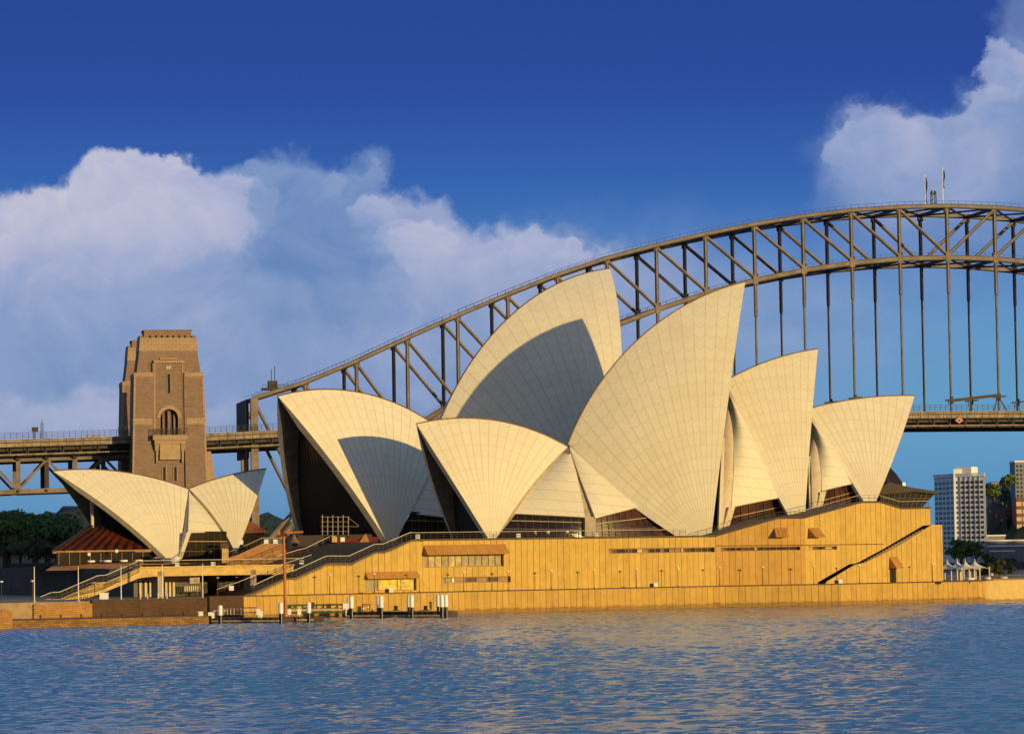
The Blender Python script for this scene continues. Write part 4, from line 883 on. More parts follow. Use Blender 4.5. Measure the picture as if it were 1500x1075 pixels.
# bicycles leaning by the stair
def bicycle(p, label):
    t = thing('bicycle', label, 'bicycle', p)
    for dx in (-.52, .52):
        m = MB(); c = p+np.array([dx, 0, .34])
        for i in range(14):
            a0, a1 = 2*math.pi*i/14, 2*math.pi*(i+1)/14; m.tube(c+np.array([math.cos(a0)*.32, 0, math.sin(a0)*.32]), c+np.array([math.cos(a1)*.32, 0, math.sin(a1)*.32]), .03, 5)
        for i in range(6): a0 = math.pi*i/3; m.tube(c, c+np.array([math.cos(a0)*.31, 0, math.sin(a0)*.31]), .008, 4)
        m.build('wheel', BLACK, t)
    m = MB(); A = lambda x, z: p+np.array([x, 0, z])
    for q, r in ((A(-.52, .34), A(-.05, .3)), (A(-.05, .3), A(.32, .8)), (A(-.2, .82), A(.32, .8)), (A(-.05, .3), A(-.22, .9)), (A(-.52, .34), A(-.2, .8)), (A(.52, .34), A(.3, .95))): m.tube(q, r, .025, 6)
    m.build('frame', RAILD, t); MB().bar(A(-.34, .93), A(-.1, .95), .14, .06).build('saddle', BLACK, t); MB().tube(A(.3, .97)+np.array([0, -.25, 0]), A(.3, .97)+np.array([0, .25, 0]), .02, 6).build('handlebar', RAILM, t)
for x, d, lb in ((112, 4, 'dark bicycle parked at the foot of the side stair, leftmost'), (121, 4.4, 'dark bicycle in the middle of three by the side stair'), (130, 4.1, 'dark bicycle nearest the white box cart')): bicycle(flat(onplane(x, 882, l0-n_*d, n_), ZB), lb)
# seawall boxes
for x, lb in ((573.5, 'small white box on the broadwalk edge above the pontoons'), (961, 'small white box on the broadwalk edge below the tall sail'), (1231.5, 'small white box on the broadwalk at the foot of the slanting side stair')):
    fr_ = (soA, nS) if x < 1062 else (w2, nC); p = flat(onplane(x, 860, fr_[0]-fr_[1]*1.2, fr_[1]), ZB+.18)
    t = thing('locker_box', lb, 'box', p); MB().bx(p[0]-.35, p[0]+.35, p[1]-.3, p[1]+.3, p[2], p[2]+.7).build('body', WHITE, t); MB().bx(p[0]-.38, p[0]+.38, p[1]-.33, p[1]+.33, p[2]+.7, p[2]+.76).build('lid', WHITE, t)
    MB().bx(p[0]-1.1, p[0]-.45, p[1]-.3, p[1]+.3, p[2], p[2]+.6).build('dark_cabinet', BLACK, t)

# forecourt bits in front of the dark mouth: scaffold, red hoarding, boards
yS = 628.
sc = thing('scaffold', 'pale tubular scaffold standing in the dark sail mouth', 'scaffold', at(490, 788, yS))
m = MB()
for i in range(6):
    for dy in (0, 1.6):
        x = 472+i*7.6; m.tube(at(x, 789, yS)+np.array([0, dy, 0]), at(x, 754+(2 if i % 2 else 0), yS)+np.array([0, dy, 0]), .045, 5)
m.build('standards', PIERC, sc); m = MB()
for j in range(5):
    for dy in (0, 1.6): m.tube(at(470, 757+j*7, yS)+np.array([0, dy, 0]), at(511 if j != 2 else 525, 757+j*7, yS)+np.array([0, dy, 0]), .035, 5)
m.tube(at(509, 757, yS), at(526, 770, yS), .04, 5); m.build('ledgers', PIERC, sc)
hb = thing('red_hoarding', 'low dark red hoarding at the head of the big steps', 'hoarding', at(500, 794, 622))
RED = mat('dark red boards', (.15, .02, .016), .6, .2)
MB().prism([at(492, 795, 622), at(554, 793, 622), at(554, 786, 622), at(492, 788, 622)], (0, .3, 0)).build('boards', RED, hb); MB().prism([at(526, 794, 621.6), at(541, 793.5, 621.6), at(536, 781, 621.6)], (0, .3, 0)).build('ramp_cover', FASC, hb)
bd = thing('orange_board', 'small orange lit wedge board left of the red hoarding', 'board', at(489, 794, 620)); MB().prism([at(486, 794, 620), at(493, 794, 620), at(493, 786, 620), at(486, 783.5, 620)], (0, 2, 0)).build('board', CONC, bd); MB().bar(at(486, 794, 620), at(486, 784, 620), .1, .1).build('edge_batten', RAILD, bd)
bn = thing('banner_frame', 'low orange banner board behind the orange pole', 'board', at(428, 790, 618)); MB().prism([at(418, 781.5, 618), at(444, 780, 618), at(444, 777.5, 618), at(418, 778.5, 618)], (0, .4, 0)).build('banner', RUST, bn)
for x in (420, 442): MB().bar(at(x, 794, 618.2), at(x, 779, 618.2), .15, .15).build('leg', RAILD, bn)
tn = thing('canvas_shelter', 'small pointed tan canvas shelter behind the orange pole', 'tent', at(431, 796, 616))
c_ = at(431, 795, 616); m = MB(); m.lathe(c_, [(1.2, 0), (.7, .5), (.3, 1.2), (.05, 1.6)], 10); m.build('canvas', mat('tan canvas', (.26, .15, .07), .8), tn); MB().tube(c_, c_+Z*2.2, .06, 6).build('pole', RAILD, tn)

# ---------------------------------------------------------------- jetty: pontoons, piles, footbridge, pole
def wp(x, y): return onplane(x, y, (0, 0, 0.), Z)          # point on the water at a pixel
def pontoon(x0, x1, y, dep, label, h=.75):
    p, q = wp(x0, y), wp(x1, y-.6); n3_, d3_ = nrm(p, q); t = thing('pontoon', label, 'pontoon', p)
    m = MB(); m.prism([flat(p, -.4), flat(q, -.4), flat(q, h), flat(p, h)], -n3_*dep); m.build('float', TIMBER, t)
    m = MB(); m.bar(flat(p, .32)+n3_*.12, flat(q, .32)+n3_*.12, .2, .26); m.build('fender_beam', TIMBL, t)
    m = MB(); L = np.linalg.norm(q-p)
    for i in range(int(L/1.2)): c = flat(p, 0)+d3_*(i+.5)*1.2+n3_*.1; m.bar(flat(c, .0), flat(c, h), .16, .12, n3_)
    m.build('battens', BLACK, t); return t
pontoon(292, 409, 912.5, 7, 'long low timber pontoon before the dark stone wall'); pontoon(411, 459, 911, 7, 'short timber pontoon beside the orange pole'); pontoon(508, 645, 904.6, 5, 'long timber pontoon carrying the paired white piles, right of the footbridge', .95)
def pile(x, yt, yb, label, gap=.0):
    b = wp(x, yb); hh = (at(x, yt, b[1])[2]); t = thing('mooring_pile', label, 'pile', b, 'white topped mooring piles'); h1 = hh*.47
    MB().tube(flat(b, -1.5), flat(b, h1), .30, 10).build('lower_shaft', BLACK, t); MB().tube(flat(b, h1), flat(b, hh), .37, 10).build('white_sleeve', WHITE, t)
    m = MB(); m.bar(flat(b, 0)+np.array([.16, -.32, 0]), flat(b, h1)+np.array([.16, -.32, 0]), .12, .06); m.build('guide_rail', WHITE, t); return t
for x, yt, yb, lb in ((322.7, 886.5, 913.5, 'lone white topped pile at the left pontoon with a cross arm'), (411.5, 882.5, 912.5, 'lone white topped pile just left of the orange pole'), (452.5, 882, 911, 'lone white topped pile left of the footbridge'),
                      (511.5, 874, 904.5, 'left pile of the pair at the footbridge end'), (515, 873.5, 905.5, 'right pile of the pair at the footbridge end'), (555, 873, 904, 'left pile of the middle pair on the long pontoon'), (558.7, 872.5, 905, 'right pile of the middle pair on the long pontoon'),
                      (599.5, 872, 903.5, 'left pile of the third pair, right of the middle pair'), (603.5, 871.5, 904.5, 'right pile of the third pair, right of the middle pair'), (642.5, 871, 903, 'leftmost pile of the cluster of three at the right end'), (647.5, 871, 904.5, 'middle pile of the cluster of three at the right end'), (653.5, 871, 904, 'rightmost pile of all, in the cluster of three')):
    pl_ = pile(x, yt, yb, lb)
    if x < 330: PILE0 = pl_
b_ = wp(322.7, 912); MB().bar(flat(b_, 1.9)+np.array([-1, -.3, 0]), flat(b_, 1.9)+np.array([1, -.3, 0]), .12, .12).build('cross_arm', WHITE, PILE0)
for x, y, Y, lb in ((294.5, 900, 522, 'white box on the left end of the long low pontoon'), (309.5, 901, 523, 'smaller white marker post right of the white box on the left pontoon'), (424, 896, 527, 'left white marker on the short pontoon'), (438.5, 896, 527, 'right white marker on the short pontoon'), (506.5, 888, 536, 'white cabinet at the right end of the footbridge'), (378.5, 896, 524, 'white marker at the right end of the pontoon fence'), (382.5, 899, 522, 'small white stub right of the pontoon fence')):
    p = at(x, y, Y); t = thing('marker_box', lb, 'marker', flat(p, .75)); s_ = .45 if 'box' in lb or 'cabinet' in lb else .28
    MB().bx(p[0]-s_, p[0]+s_, p[1]-s_, p[1]+s_, p[2]-.45, p[2]+.5).build('head', WHITE, t); MB().tube(flat(p, .7), flat(p, p[2]-.4), .07, 6).build('stem', WHITE, t)
fe = thing('pontoon_fence', 'low railed fence with pale uprights on the left pontoon', 'fence', at(350, 902, 525))
m = MB()
for y in (890, 897): m.bar(at(325, y, 525), at(376, y-.3, 525), .12, .16)
m.build('rails', RAILD, fe)
for i in range(10): MB().bar(at(328+i*5, 900, 524.8), at(328+i*5, 890.5, 524.8), .14, .1).build('upright', PIERC2, fe)
fb = thing('footbridge', 'dark green railed footbridge linking the pontoons before the golden seawall', 'footbridge', at(420, 898, 536))
GREEN = mat('dark green paint', (.06, .085, .03), .6); m = MB(); m.prism([at(421, 896, 536), at(503, 894.8, 536), at(503, 897.5, 536), at(421, 898.7, 536)], (0, 2.2, 0)); m.build('deck', GREEN, fb)
for dy in (0, 2.2):
    m = MB(); D_ = np.array([0, dy, 0]); m.bar(at(421, 886.5, 536)+D_, at(504, 885.2, 536)+D_, .2, .25)
    m.bar(at(421, 892, 536)+D_, at(504, 890.8, 536)+D_, .1, .1)
    for i in range(9):
        x = 422+i*10.2; m.bar(at(x, 896, 536)+D_, at(x, 886, 536)+D_, .12, .12)
        if i < 8 and i % 2 == 0: m.bar(at(x, 896, 536)+D_, at(x+10.2, 887, 536)+D_, .09, .09)
    m.build('truss_side', GREEN, fb)
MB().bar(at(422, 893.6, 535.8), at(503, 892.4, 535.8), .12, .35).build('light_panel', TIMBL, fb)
lp = at(535.5, 890, 541); lf = thing('life_ring', 'orange life ring on a dark stand on the long pontoon', 'life ring', flat(lp, .95)); m = MB()
for i in range(20):
    a0, a1 = 2*math.pi*i/20, 2*math.pi*(i+1)/20; m.tube(lp+np.array([math.cos(a0)*.42, 0, math.sin(a0)*.42]), lp+np.array([math.cos(a1)*.42, 0, math.sin(a1)*.42]), .12, 7, mi=1 if (i//2) % 5 == 0 else 0)
m.build('ring', [RUST, WHITE], lf); MB().bar(flat(lp, .9)+np.array([-.55, .2, 0]), lp+np.array([-.55, .2, .6]), .1, .1).bar(flat(lp, .9)+np.array([.7, .2, 0]), lp+np.array([.7, .2, .5]), .1, .1).bar(lp+np.array([-.55, .2, .6]), lp+np.array([.9, .2, .5]), .1, .1).build('stand', BLACK, lf)
for x, lb in ((580, 'dark winch drum on the long pontoon between the pile pairs'), (623.5, 'dark mooring post on the long pontoon near the standing person')):
    p = flat(wp(x, 902), .95); t = thing('mooring_winch', lb, 'winch'if 'winch' in lb else 'mooring post', p); MB().lathe(p, [(.4, 0), (.4, .15), (.3, .2), (.3, .6), (.4, .66), (.4, .75), (.01, .78)], 10).build('drum', BLACK, t); MB().bx(p[0]-.5, p[0]+.5, p[1]-.4, p[1]+.4, p[2]-.02, p[2]+.1).build('base_plate', TIMBER, t)
# the orange pole
pb_ = at(418.5, 898, 534); pole = thing('orange_mast', 'tall slender rust orange mast rising from the pontoon past the steps', 'mast', flat(pb_, .7))
tp = at(415.5, 785, 534); MB().tube(flat(pb_, .4), tp, .27, 10, .22).build('shaft', RUST, pole)
MB().bar(tp+np.array([-.9, 0, .2]), tp+np.array([.9, 0, .2]), .35, .5).build('cross_head', mat('dark rust', (.12, .035, .02)), pole)
for dx in (-.75, .75): MB().bx(tp[0]+dx-.22, tp[0]+dx+.22, tp[1]-.25, tp[1]+.25, tp[2]+.2, tp[2]+.8).build('lamp', RUST, pole)
MB().tube(flat(pb_, .7), flat(pb_, 1.3), .42, 10).build('collar', RUST, pole)

# ---------------------------------------------------------------- the arch bridge
BO = np.array([160.5, 1223.1, 0]); TH = .190566; aK = np.array([math.cos(TH), math.sin(TH), 0]); nK = np.array([aK[1], -aK[0], 0])   # nK towards the viewer
SEP = 31.5; PAN = 18.29
def kp(k, z, d=0.): return BO-aK*PAN*k+nK*d+Z*z             # panel point k (counted leftwards from the crown); d > 0 towards the viewer
ZTOP = {0: 135.9, 1: 135.4, 2: 134.1, 3: 131.9, 4: 128.9, 5: 125.3, 6: 121.2, 7: 116.5, 8: 110.5, 9: 103.5, 10: 96.0, 11: 88.0, 12: 79.8, 13: 72.5, 14: 67.0}
ztop = lambda k: ZTOP[abs(k)]
zbot = lambda k: 116.9-(116.9-14)*(k/14)**2-(7 if abs(k) == 14 else 0)
zdk = lambda k: 59.4-.0258*k*k if abs(k) < 15 else 59.4-.0258*225-(abs(k)-15)*.42
bridge = thing('arch_bridge', 'big grey steel arch bridge with a hung deck behind the white shells', 'bridge', kp(0, 0))
KR = range(-14, 15)
for d, mt in ((0., STEEL), (-SEP, STEEL)):
    for fn, nm, hh, ww in ((ztop, 'top_chord', 1.55, 1.3), (zbot, 'bottom_chord', 1.9, 1.5)):
        m = MB()
        for k in range(-14, 14):
            m.bar(kp(k, fn(k), d), kp(k+1, fn(k+1), d), ww, hh, mi=0); dz = Z*hh*.42
            m.bar(kp(k, fn(k), d)-dz, kp(k+1, fn(k+1), d)-dz, ww+.25, .35, mi=1); m.bar(kp(k, fn(k), d)+dz, kp(k+1, fn(k+1), d)+dz, ww+.25, .22, mi=1)
            if fn is zbot: m.bar(kp(k+.05, fn(k), d+.8), kp(k-.05, fn(k), d+.8), .3, 2.9, Z)
        m.build(nm, [mt, STEELD], bridge)
    for k in KR:
        w_ = 2.6 if abs(k) == 14 else 1.25
        p, q = kp(k, zbot(k), d), kp(k, ztop(k), d)
        m = MB().bar(p+nK*.3, q+nK*.3, w_ if k == 14 else .62, w_ if k == 14 else .5, nK); m.bar(p-nK*.2, q-nK*.2, w_, .8, nK, 1)
        for z_ in (ztop(k)-1.3, zbot(k)+1.3): m.bar(kp(k, z_-1.1, d)-aK*0, kp(k, z_+1.1, d), 2.2, 1.0, nK, 1)
        m.build('post', [mt, STEELD], bridge)
        if k != 0:
            k2 = k-1 if k > 0 else k+1
            MB().bar(kp(k, ztop(k)-.6, d+.3), kp(k2, zbot(k2)+1.0, d+.3), .6, .5, nK).bar(kp(k, ztop(k)-.85, d-.2), kp(k2, zbot(k2)+.75, d-.2), 1.1, .8, nK, 1).build('diagonal', [mt, STEELD], bridge)
        if abs(k) <= 10:
            zt_, zb_ = zbot(k), zdk(k)-1; zm = zt_-min(13., (zt_-zb_)*.3)
            m = MB().bar(kp(k, zm, d), kp(k, zt_, d), 1.15, .7, nK, 1); m.bar(kp(k, zm, d+.4), kp(k, zt_, d+.4), .5, .3, nK); m.bar(kp(k, zb_, d), kp(k, zm, d), .34, .65, nK); m.bar(kp(k, zb_, d-.1), kp(k, zm, d-.1), .72, .5, nK, 1); m.bar(kp(k, zm+1.5, d), kp(k, zm-.4, d), .85, .75, nK, 1); m.build('hanger', [mt, STEELD], bridge)
    hr = MB(); P_ = [kp(k, ztop(k)+1.9, d+.4) for k in KR]; hr.path(P_, .1, .1)
    for k in np.arange(-14, 14, .16): z0_ = np.interp(k, range(-14, 15), [ztop(i) for i in KR]); hr.bar(kp(k, z0_+.7, d+.4), kp(k, z0_+1.9, d+.4), .1, .1)
    hr.build('chord_railing', STEELD, bridge)
    hr = MB(); P_ = [kp(k, zbot(k)+2.0, d-.4) for k in range(-11, 12)]; hr.path(P_, .09, .09)
    for k in np.arange(-11, 11, .2): hr.bar(kp(k, zbot(k)+.8, d-.4), kp(k, zbot(k)+2.0, d-.4), .09, .09)
    hr.build('chord_railing', STEELD, bridge)
for k in KR:                                               # sway bracing between the two trusses
    for fn, nm in ((ztop, 'top_cross_strut'), (zbot, 'bottom_cross_strut')):
        if fn is zbot and zdk(k)-6 < zbot(k) < zdk(k)+9: continue
        m = MB().bar(kp(k, fn(k)-.4, 0), kp(k, fn(k)-.4, -SEP), .8, 1.1)
        if k < 14: m.bar(kp(k, fn(k)-.4, 0), kp(k+1, fn(k+1)-.4, -SEP), .55, .6); m.bar(kp(k, fn(k)-.4, -SEP), kp(k+1, fn(k+1)-.4, 0), .55, .6)
        m.build(nm, STEELD, bridge)
m = MB(); m.prism([kp(14.16, 46, -1), kp(14.16, 66.5, -1), kp(14.16, 66.5, -SEP+1), kp(14.16, 46, -SEP+1)], aK*1.2); m.build('end_portal', STEELD, bridge)
DSTEEL = mat('pale deck steel', (.30, .235, .18), .65, .3, .5)
# deck, from beyond the right of the view to behind the pylon and on to the left
KD = [k for k in np.arange(-16, 24.01, 1.)]
def deck_run(nm, d0, d1, z0, z1, mt, extra=None):
    m = MB()
    for k in KD[:-1]:
        V = []
        for kk in (k, k+1): V += [kp(kk, zdk(kk)+z0, d0), kp(kk, zdk(kk)+z1, d0), kp(kk, zdk(kk)+z1, d1), kp(kk, zdk(kk)+z0, d1)]
        m.add(V, [(0, 1, 5, 4), (1, 2, 6, 5), (2, 3, 7, 6), (3, 0, 4, 7)])
    if extra: extra(m)
    return m.build(nm, [mt, STEELD], bridge)
deck_run('roadway', 9., -SEP-9, -.55, .1, STEELD)
def _stiff(m):
    for k in np.arange(-16, 23.9, .16): m.bar(kp(k, zdk(k)-1.9, 9.36), kp(k, zdk(k)+.7, 9.36), .3, .26, nK)
    m.path([kp(k, zdk(k)+.62, 9.5) for k in KD], .5, .3); m.path([kp(k, zdk(k)-.35, 9.4) for k in KD], .3, .28, 1); m.path([kp(k, zdk(k)-1.85, 9.5) for k in KD], .5, .25, 1)
deck_run('fascia_girder', 9.3, 8.7, -1.9, .75, DSTEEL, _stiff); deck_run('fascia_girder', -SEP-8.7, -SEP-9.3, -1.9, .75, STEEL)
deck_run('floor_beams', 7.0, -SEP-7.0, -3.2, -.6, STEELD)
deck_run('lower_girder', 1.2, .2, -5.2, -3.4, STEELD); deck_run('lower_girder', -SEP-.2, -SEP-1.2, -5.2, -3.4, STEELD)
def _hang(m):
    for k in np.arange(-16, 23.9, .33): m.bar(kp(k, zdk(k)-4.3, 7.7), kp(k, zdk(k)-.5, 7.7), .3, .3, nK, 1); m.bar(kp(k, zdk(k)-4.3, 7.7), kp(k+.16, zdk(k)-.7, 7.7), .2, .2, nK, 1)
deck_run('lower_walkway', 8.2, 7.2, -4.6, -4.2, DSTEEL, _hang)
fe_ = MB()
for k in np.arange(-16, 23.9, .11): fe_.bar(kp(k, zdk(k)+.7, 9), kp(k, zdk(k)+3.0, 9), .13, .13, nK)
for h_ in (1.5, 2.3, 3.0): fe_.path([kp(k, zdk(k)+h_, 9) for k in KD], .1, .12)
fe_.build('safety_fence', STEELD, bridge)
for k in range(-5, 8):                                     # lamp platforms at the feet of the hangers
    for d in (0, -SEP):
        if (k+int(-d)) % 3 == 1: continue
        z_ = zdk(k)+5.5+(k*7 % 3)*.5; m = MB().bar(kp(k-.13, z_, d+.9), kp(k+.13, z_-.4, d+.9), 1.4, .55); m.bar(kp(k, z_-1.6, d+.9), kp(k, z_+1.0, d+.9), .9, .7, nK); m.bar(kp(k+.07, z_-2.4, d+.9), kp(k+.07, z_, d+.9), .25, .25, nK); m.build('hanger_platform', STEELD, bridge)
sg_ = thing('overhead_gantry', 'slanting gantry beam with a trestle leg on the bridge deck between two hangers', 'gantry', kp(-.7, zdk(0)))
MB().bar(kp(.15, zdk(0)+4.6, 7), kp(-.9, zdk(0)+6.6, 7), .8, 1.1).build('beam', STEELD, sg_)
for a_, b_ in ((-.85, -.75), (-.85, -1.05), (-.3, -.25)): MB().bar(kp(a_, zdk(0)+6.2, 7), kp(b_, zdk(0)+.3, 7), .35, .35, nK).build('trestle_leg', STEELD, sg_)
# red and white diamond channel mark on the deck edge
c_ = onplane(1405, 615.5, kp(0, 0, 9.75), nK); dm = thing('channel_mark', 'red and white diamond navigation mark with a dark arrow on the bridge deck edge', 'sign', c_)
def dia(r, rx): return [c_+aK*rx, c_+Z*r, c_-aK*rx, c_-Z*r]
MB().prism(dia(1.3, 1.65), nK*.15).build('red_border', mat('signal red', (.55, .09, .05), .5), dm); MB().prism([p+nK*.16 for p in dia(.85, 1.1)], nK*.06).build('white_field', mat('sign white', (.60, .45, .36), .5), dm)
m = MB(); m.prism([c_+nK*.23+v for v in (aK*-.75, aK*.1+Z*.5, aK*.1-Z*.5)], nK*.05); m.bar(c_+nK*.25, c_+nK*.25+aK*.7, .05, .25); m.build('arrow', BLACK, dm)
# on top of the arch: flagpoles with flags and a beacon tower
FLAG = mat('dark blue flag', (.05, .05, .12), .8, .5, 1.)
for x, y1, y0, lb, fl in ((1355.3, 298, 256, 'flagpole with furled dark flag on the arch crown, left of two', 13.), (1381.3, 297, 246, 'taller flagpole with furled flag on the arch crown, right of two', 9.)):
    b = onplane(x, y1+4, kp(0, 0, -14), nK); t_ = onplane(x-.6, y0, kp(0, 0, -14), nK); f_ = thing('flagpole', lb, 'flagpole', b)
    MB().tube(b, t_, .22, 8, .12).build('pole', WHITE, f_); MB().lathe(b, [(.8, 0), (.8, .3), (.3, .5)], 8).build('base', STEELD, f_)
    h0 = t_-Z*1; m = MB(); G = []
    for i in range(9): v = i/8; G.append([h0-Z*fl*v*.75+aK*(.15+u*(.55+.25*math.sin(v*7))-.1*v)+nK*.3*math.sin(u*5+v*6) for u in np.linspace(0, 1, 5)])
    m.grid(G); m.build('flag', FLAG, f_)
b = onplane(1367.5, 300, kp(0, 0, -14), nK); bt = thing('beacon_tower', 'small lattice beacon tower between the two flagpoles on the arch', 'tower', b)
m = MB()
for i, j in ((-1, -1), (-1, 1), (1, 1), (1, -1)): m.bar(b+aK*i*.9+nK*j*.9-Z*1, b+aK*i*.7+nK*j*.7+Z*5, .22, .22)
for h_ in (1, 2.5, 4):
    for j in (-1, 1): m.bar(b-aK*.85+nK*.85*j+Z*(h_-1), b+aK*.85+nK*.85*j+Z*h_, .14, .14)
m.build('lattice', STEELD, bt); MB().box(b+Z*4.1, aK*1, nK*1, Z*.15).build('platform', STEELD, bt); MB().lathe(b+Z*4.3-aK*.4, [(.35, 0), (.4, .8), (.2, 1.2), (.01, 1.3)], 8).build('beacon', RUST, bt); MB().lathe(b+Z*4.3+aK*.5, [(.3, 0), (.3, .9), (.01, 1.0)], 8).build('beacon', STEEL, bt)
# creeper crane at the left end of the top chord
b = kp(13.55, ztop(14)+3.3, -3); cr_ = thing('maintenance_crane', 'dark maintenance crane platform where the arch meets its end post', 'crane', b)
MB().box(b, aK*5, nK*2.2, Z*.35).build('platform', STEELD, cr_); MB().box(b+Z*1.6-aK*1.2, aK*1.6, nK*1.5, Z*1.3).build('cabin', STEELD, cr_)
for dx in (.4, 1.6): MB().bar(b+aK*(dx-2), b+aK*(dx-2)+Z*(7 if dx < 1 else 8), .25, .25, nK).build('mast', STEELD, cr_)
m = MB()
for i in range(9): m.bar(b+aK*(i*1.25-5)+nK*2.1, b+aK*(i*1.25-5)+nK*2.1+Z*1.4, .12, .12, nK)
m.bar(b-aK*5+nK*2.1+Z*1.4, b+aK*5+nK*2.1+Z*1.4, .12, .12); m.build('guard_rail', STEELD, cr_)

# ---------------------------------------------------------------- the stone pylons
kP = 15.72
def pylon(c, label):
    t = thing('stone_pylon', label, 'pylon', c); uvf = lambda p: (float((np.asarray(p)-c)@aK+(np.asarray(p)-c)@nK), float(p[2]))
    def taper(m, x0, x1, X0, X1, z0, z1, f0, b0, f1, b1, mi=0): # left/right at bottom and top, front/back distance
        V = [c+aK*x+nK*y+Z*z for (x, y, z) in ((x0, f0, z0), (x1, f0, z0), (x1, b0, z0), (x0, b0, z0), (X0, f1, z1), (X1, f1, z1), (X1, b1, z1), (X0, b1, z1))]
        m.add(V, [(0, 1, 5, 4), (1, 2, 6, 5), (2, 3, 7, 6), (3, 0, 4, 7), (4, 5, 6, 7), (3, 2, 1, 0)], mi)
    hw = lambda z: 13.9-2.0*z/75; fr = lambda z: 9.2-1.1*z/75
    m = MB()
    taper(m, -hw(0), -5.6, -hw(75), -5.1, 0, 75, fr(0), -9, fr(75), -8); taper(m, 5.6, hw(0), 5.1, hw(75), 0, 75, fr(0), -9, fr(75), -8)
    taper(m, -5.6, 5.6, -5.1, 5.1, 0, 75, fr(0)-3.4, -9, fr(75)-3.4, -8); m.build('wings', PYL, t, uvf)
    m = MB(); taper(m, -11.0, 11.0, -10.0, 10.0, 75, 82.5, 7.4, -7.2, 6.9, -6.8); m.build('upper_block', PYL, t, uvf)
    m = MB(); taper(m, -10.1, 10.1, -9.7, 9.7, 82.5, 87.1, 7.1, -6.9, 6.9, -6.7); m.build('cornice', PYLT, t, uvf)
    m = MB(); taper(m, -8.2, 8.2, -8.1, 8.1, 87.1, 89.7, 4.6, -5.5, 4.5, -5.4); m.build('attic', PYL, t, uvf)
    m = MB(); taper(m, -8.4, 8.4, -8.4, 8.4, 89.7, 90.05, 4.8, -5.6, 4.8, -5.6)
    for sx in (-1, 1): taper(m, sx*9.1-.6, sx*9.1+.6, sx*9.1-.6, sx*9.1+.6, 87.1, 88.0, 5.4, -5.4, 5.4, -5.4)
    m.build('attic_coping', PYL, t, uvf)
    m = MB()
    for i in range(7): x = -6+i*2; taper(m, x-.3, x+.3, x-.3, x+.3, 87.3, 88.1, 4.75, 4.4, 4.75, 4.4)
    m.build('attic_slots', DARK, t)
    # light trims: shoulders, bands, panel edges
    m = MB()
    for s_ in (-1, 1):
        xa, xb = sorted((s_*5.4, s_*(hw(73.4)+.12))); taper(m, xa, xb, xa, xb, 73.5, 75.05, fr(74)+.15, -8.1, fr(74)+.15, -8.1)
        xa, xb = sorted((s_*5.9, s_*(hw(58)+.1))); taper(m, xa, xb, xa, xb, 57.2, 59.3, fr(58)+.12, -8.6, fr(58)+.12, -8.6)
        xa, xb = sorted((s_*(hw(0)-.6), s_*(hw(0)+.06))); Xa, Xb = sorted((s_*(hw(73)-.6), s_*(hw(73)+.06))); taper(m, xa, xb, Xa, Xb, 0, 73.3, fr(0)+.06, 6, fr(73)+.06, 5)
    m.build('light_trim', PYLT, t, uvf)
    # central panel with the arched opening over the balcony
    zb_, zs, ra, zt_ = 53.5, 59.5, 3.0, 78.4; yf = lambda z: fr(z)-.75
    out = [(-5.35, zb_), (-ra, zb_), (-ra, zs)]+[(-ra*math.cos(math.pi*i/14), zs+ra*math.sin(math.pi*i/14)) for i in range(1, 14)]+[(ra, zs), (ra, zb_), (5.35, zb_), (4.95, zt_), (-4.95, zt_)]
    m = MB(); m.prism([c+aK*x+nK*yf(z)+Z*z for x, z in out], -nK*1.2); m.build('panel', PYL, t, uvf)
    m = MB(); taper(m, -5.6, 5.6, -5.35, 5.35, 0, zb_, yf(0), 4, yf(zb_), 4); m.build('lower_panel', PYL, t, uvf)
    m = MB(); taper(m, -5.2, 5.2, -5.2, 5.2, zt_, zt_+.9, 8.2, 6.5, 8.2, 6.5); taper(m, -3.0, 3.0, -3.0, 3.0, 79.6, 80.2, 7.7, 6.5, 7.6, 6.5)
    for s_ in (-1, 1): xa, xb = sorted((s_*4.75, s_*5.2)); Xa, Xb = sorted((s_*4.6, s_*5.0)); taper(m, xa, xb, Xa, Xb, 55, zt_, fr(55)-.55, 7, fr(zt_)-.55, 6.5)
    m.build('panel_trim', PYLT, t, uvf)
    m = MB(); N_ = 14
    for i in range(N_):
        a0, a1 = math.pi*i/N_, math.pi*(i+1)/N_; q = lambda a, r: c+aK*(-r*math.cos(a))+nK*(yf(zs)+.02)+Z*(zs+r*math.sin(a))
        m.prism([q(a0, ra), q(a0, ra+1.25), q(a1, ra+1.25), q(a1, ra)], nK*.3)
    m.build('arch_surround', PYLT, t, uvf)
    m = MB(); taper(m, -.45, .45, -.45, .45, zb_, zs+2.4, 6.6, 5.8, 6.6, 5.8)
    for s_ in (-1, 1): taper(m, s_*1.9-.3, s_*1.9+.3, s_*1.9-.3, s_*1.9+.3, zb_, zs+1.4, 6.3, 5.6, 6.3, 5.6)
    m.build('arch_columns', PYL, t, uvf)
    m = MB(); taper(m, -3.1, 3.1, -3.1, 3.1, zb_, zs+3.1, 5.35, 5.2, 5.2, 5.05); m.build('arch_glazing', mat('arch doors', (.11, .07, .05), .7), t)
    m = MB(); taper(m, -5.9, 5.9, -5.9, 5.9, 51.8, 53.5, 11.0, 6, 11.0, 6); taper(m, -5.3, 5.3, -5.3, 5.3, 50.6, 51.8, 10.3, 6, 10.3, 6); m.build('balcony', PYLT, t, uvf)
    m = MB(); q = lambda x, z: c+aK*x+nK*10.9+Z*z
    for i in range(25): m.bar(q(-5.8+i*.483, 53.5), q(-5.8+i*.483, 55.7), .12, .12, nK)
    m.bar(q(-5.8, 55.7), q(5.8, 55.7), .15, .15); m.build('balcony_rail', STEELD, t)
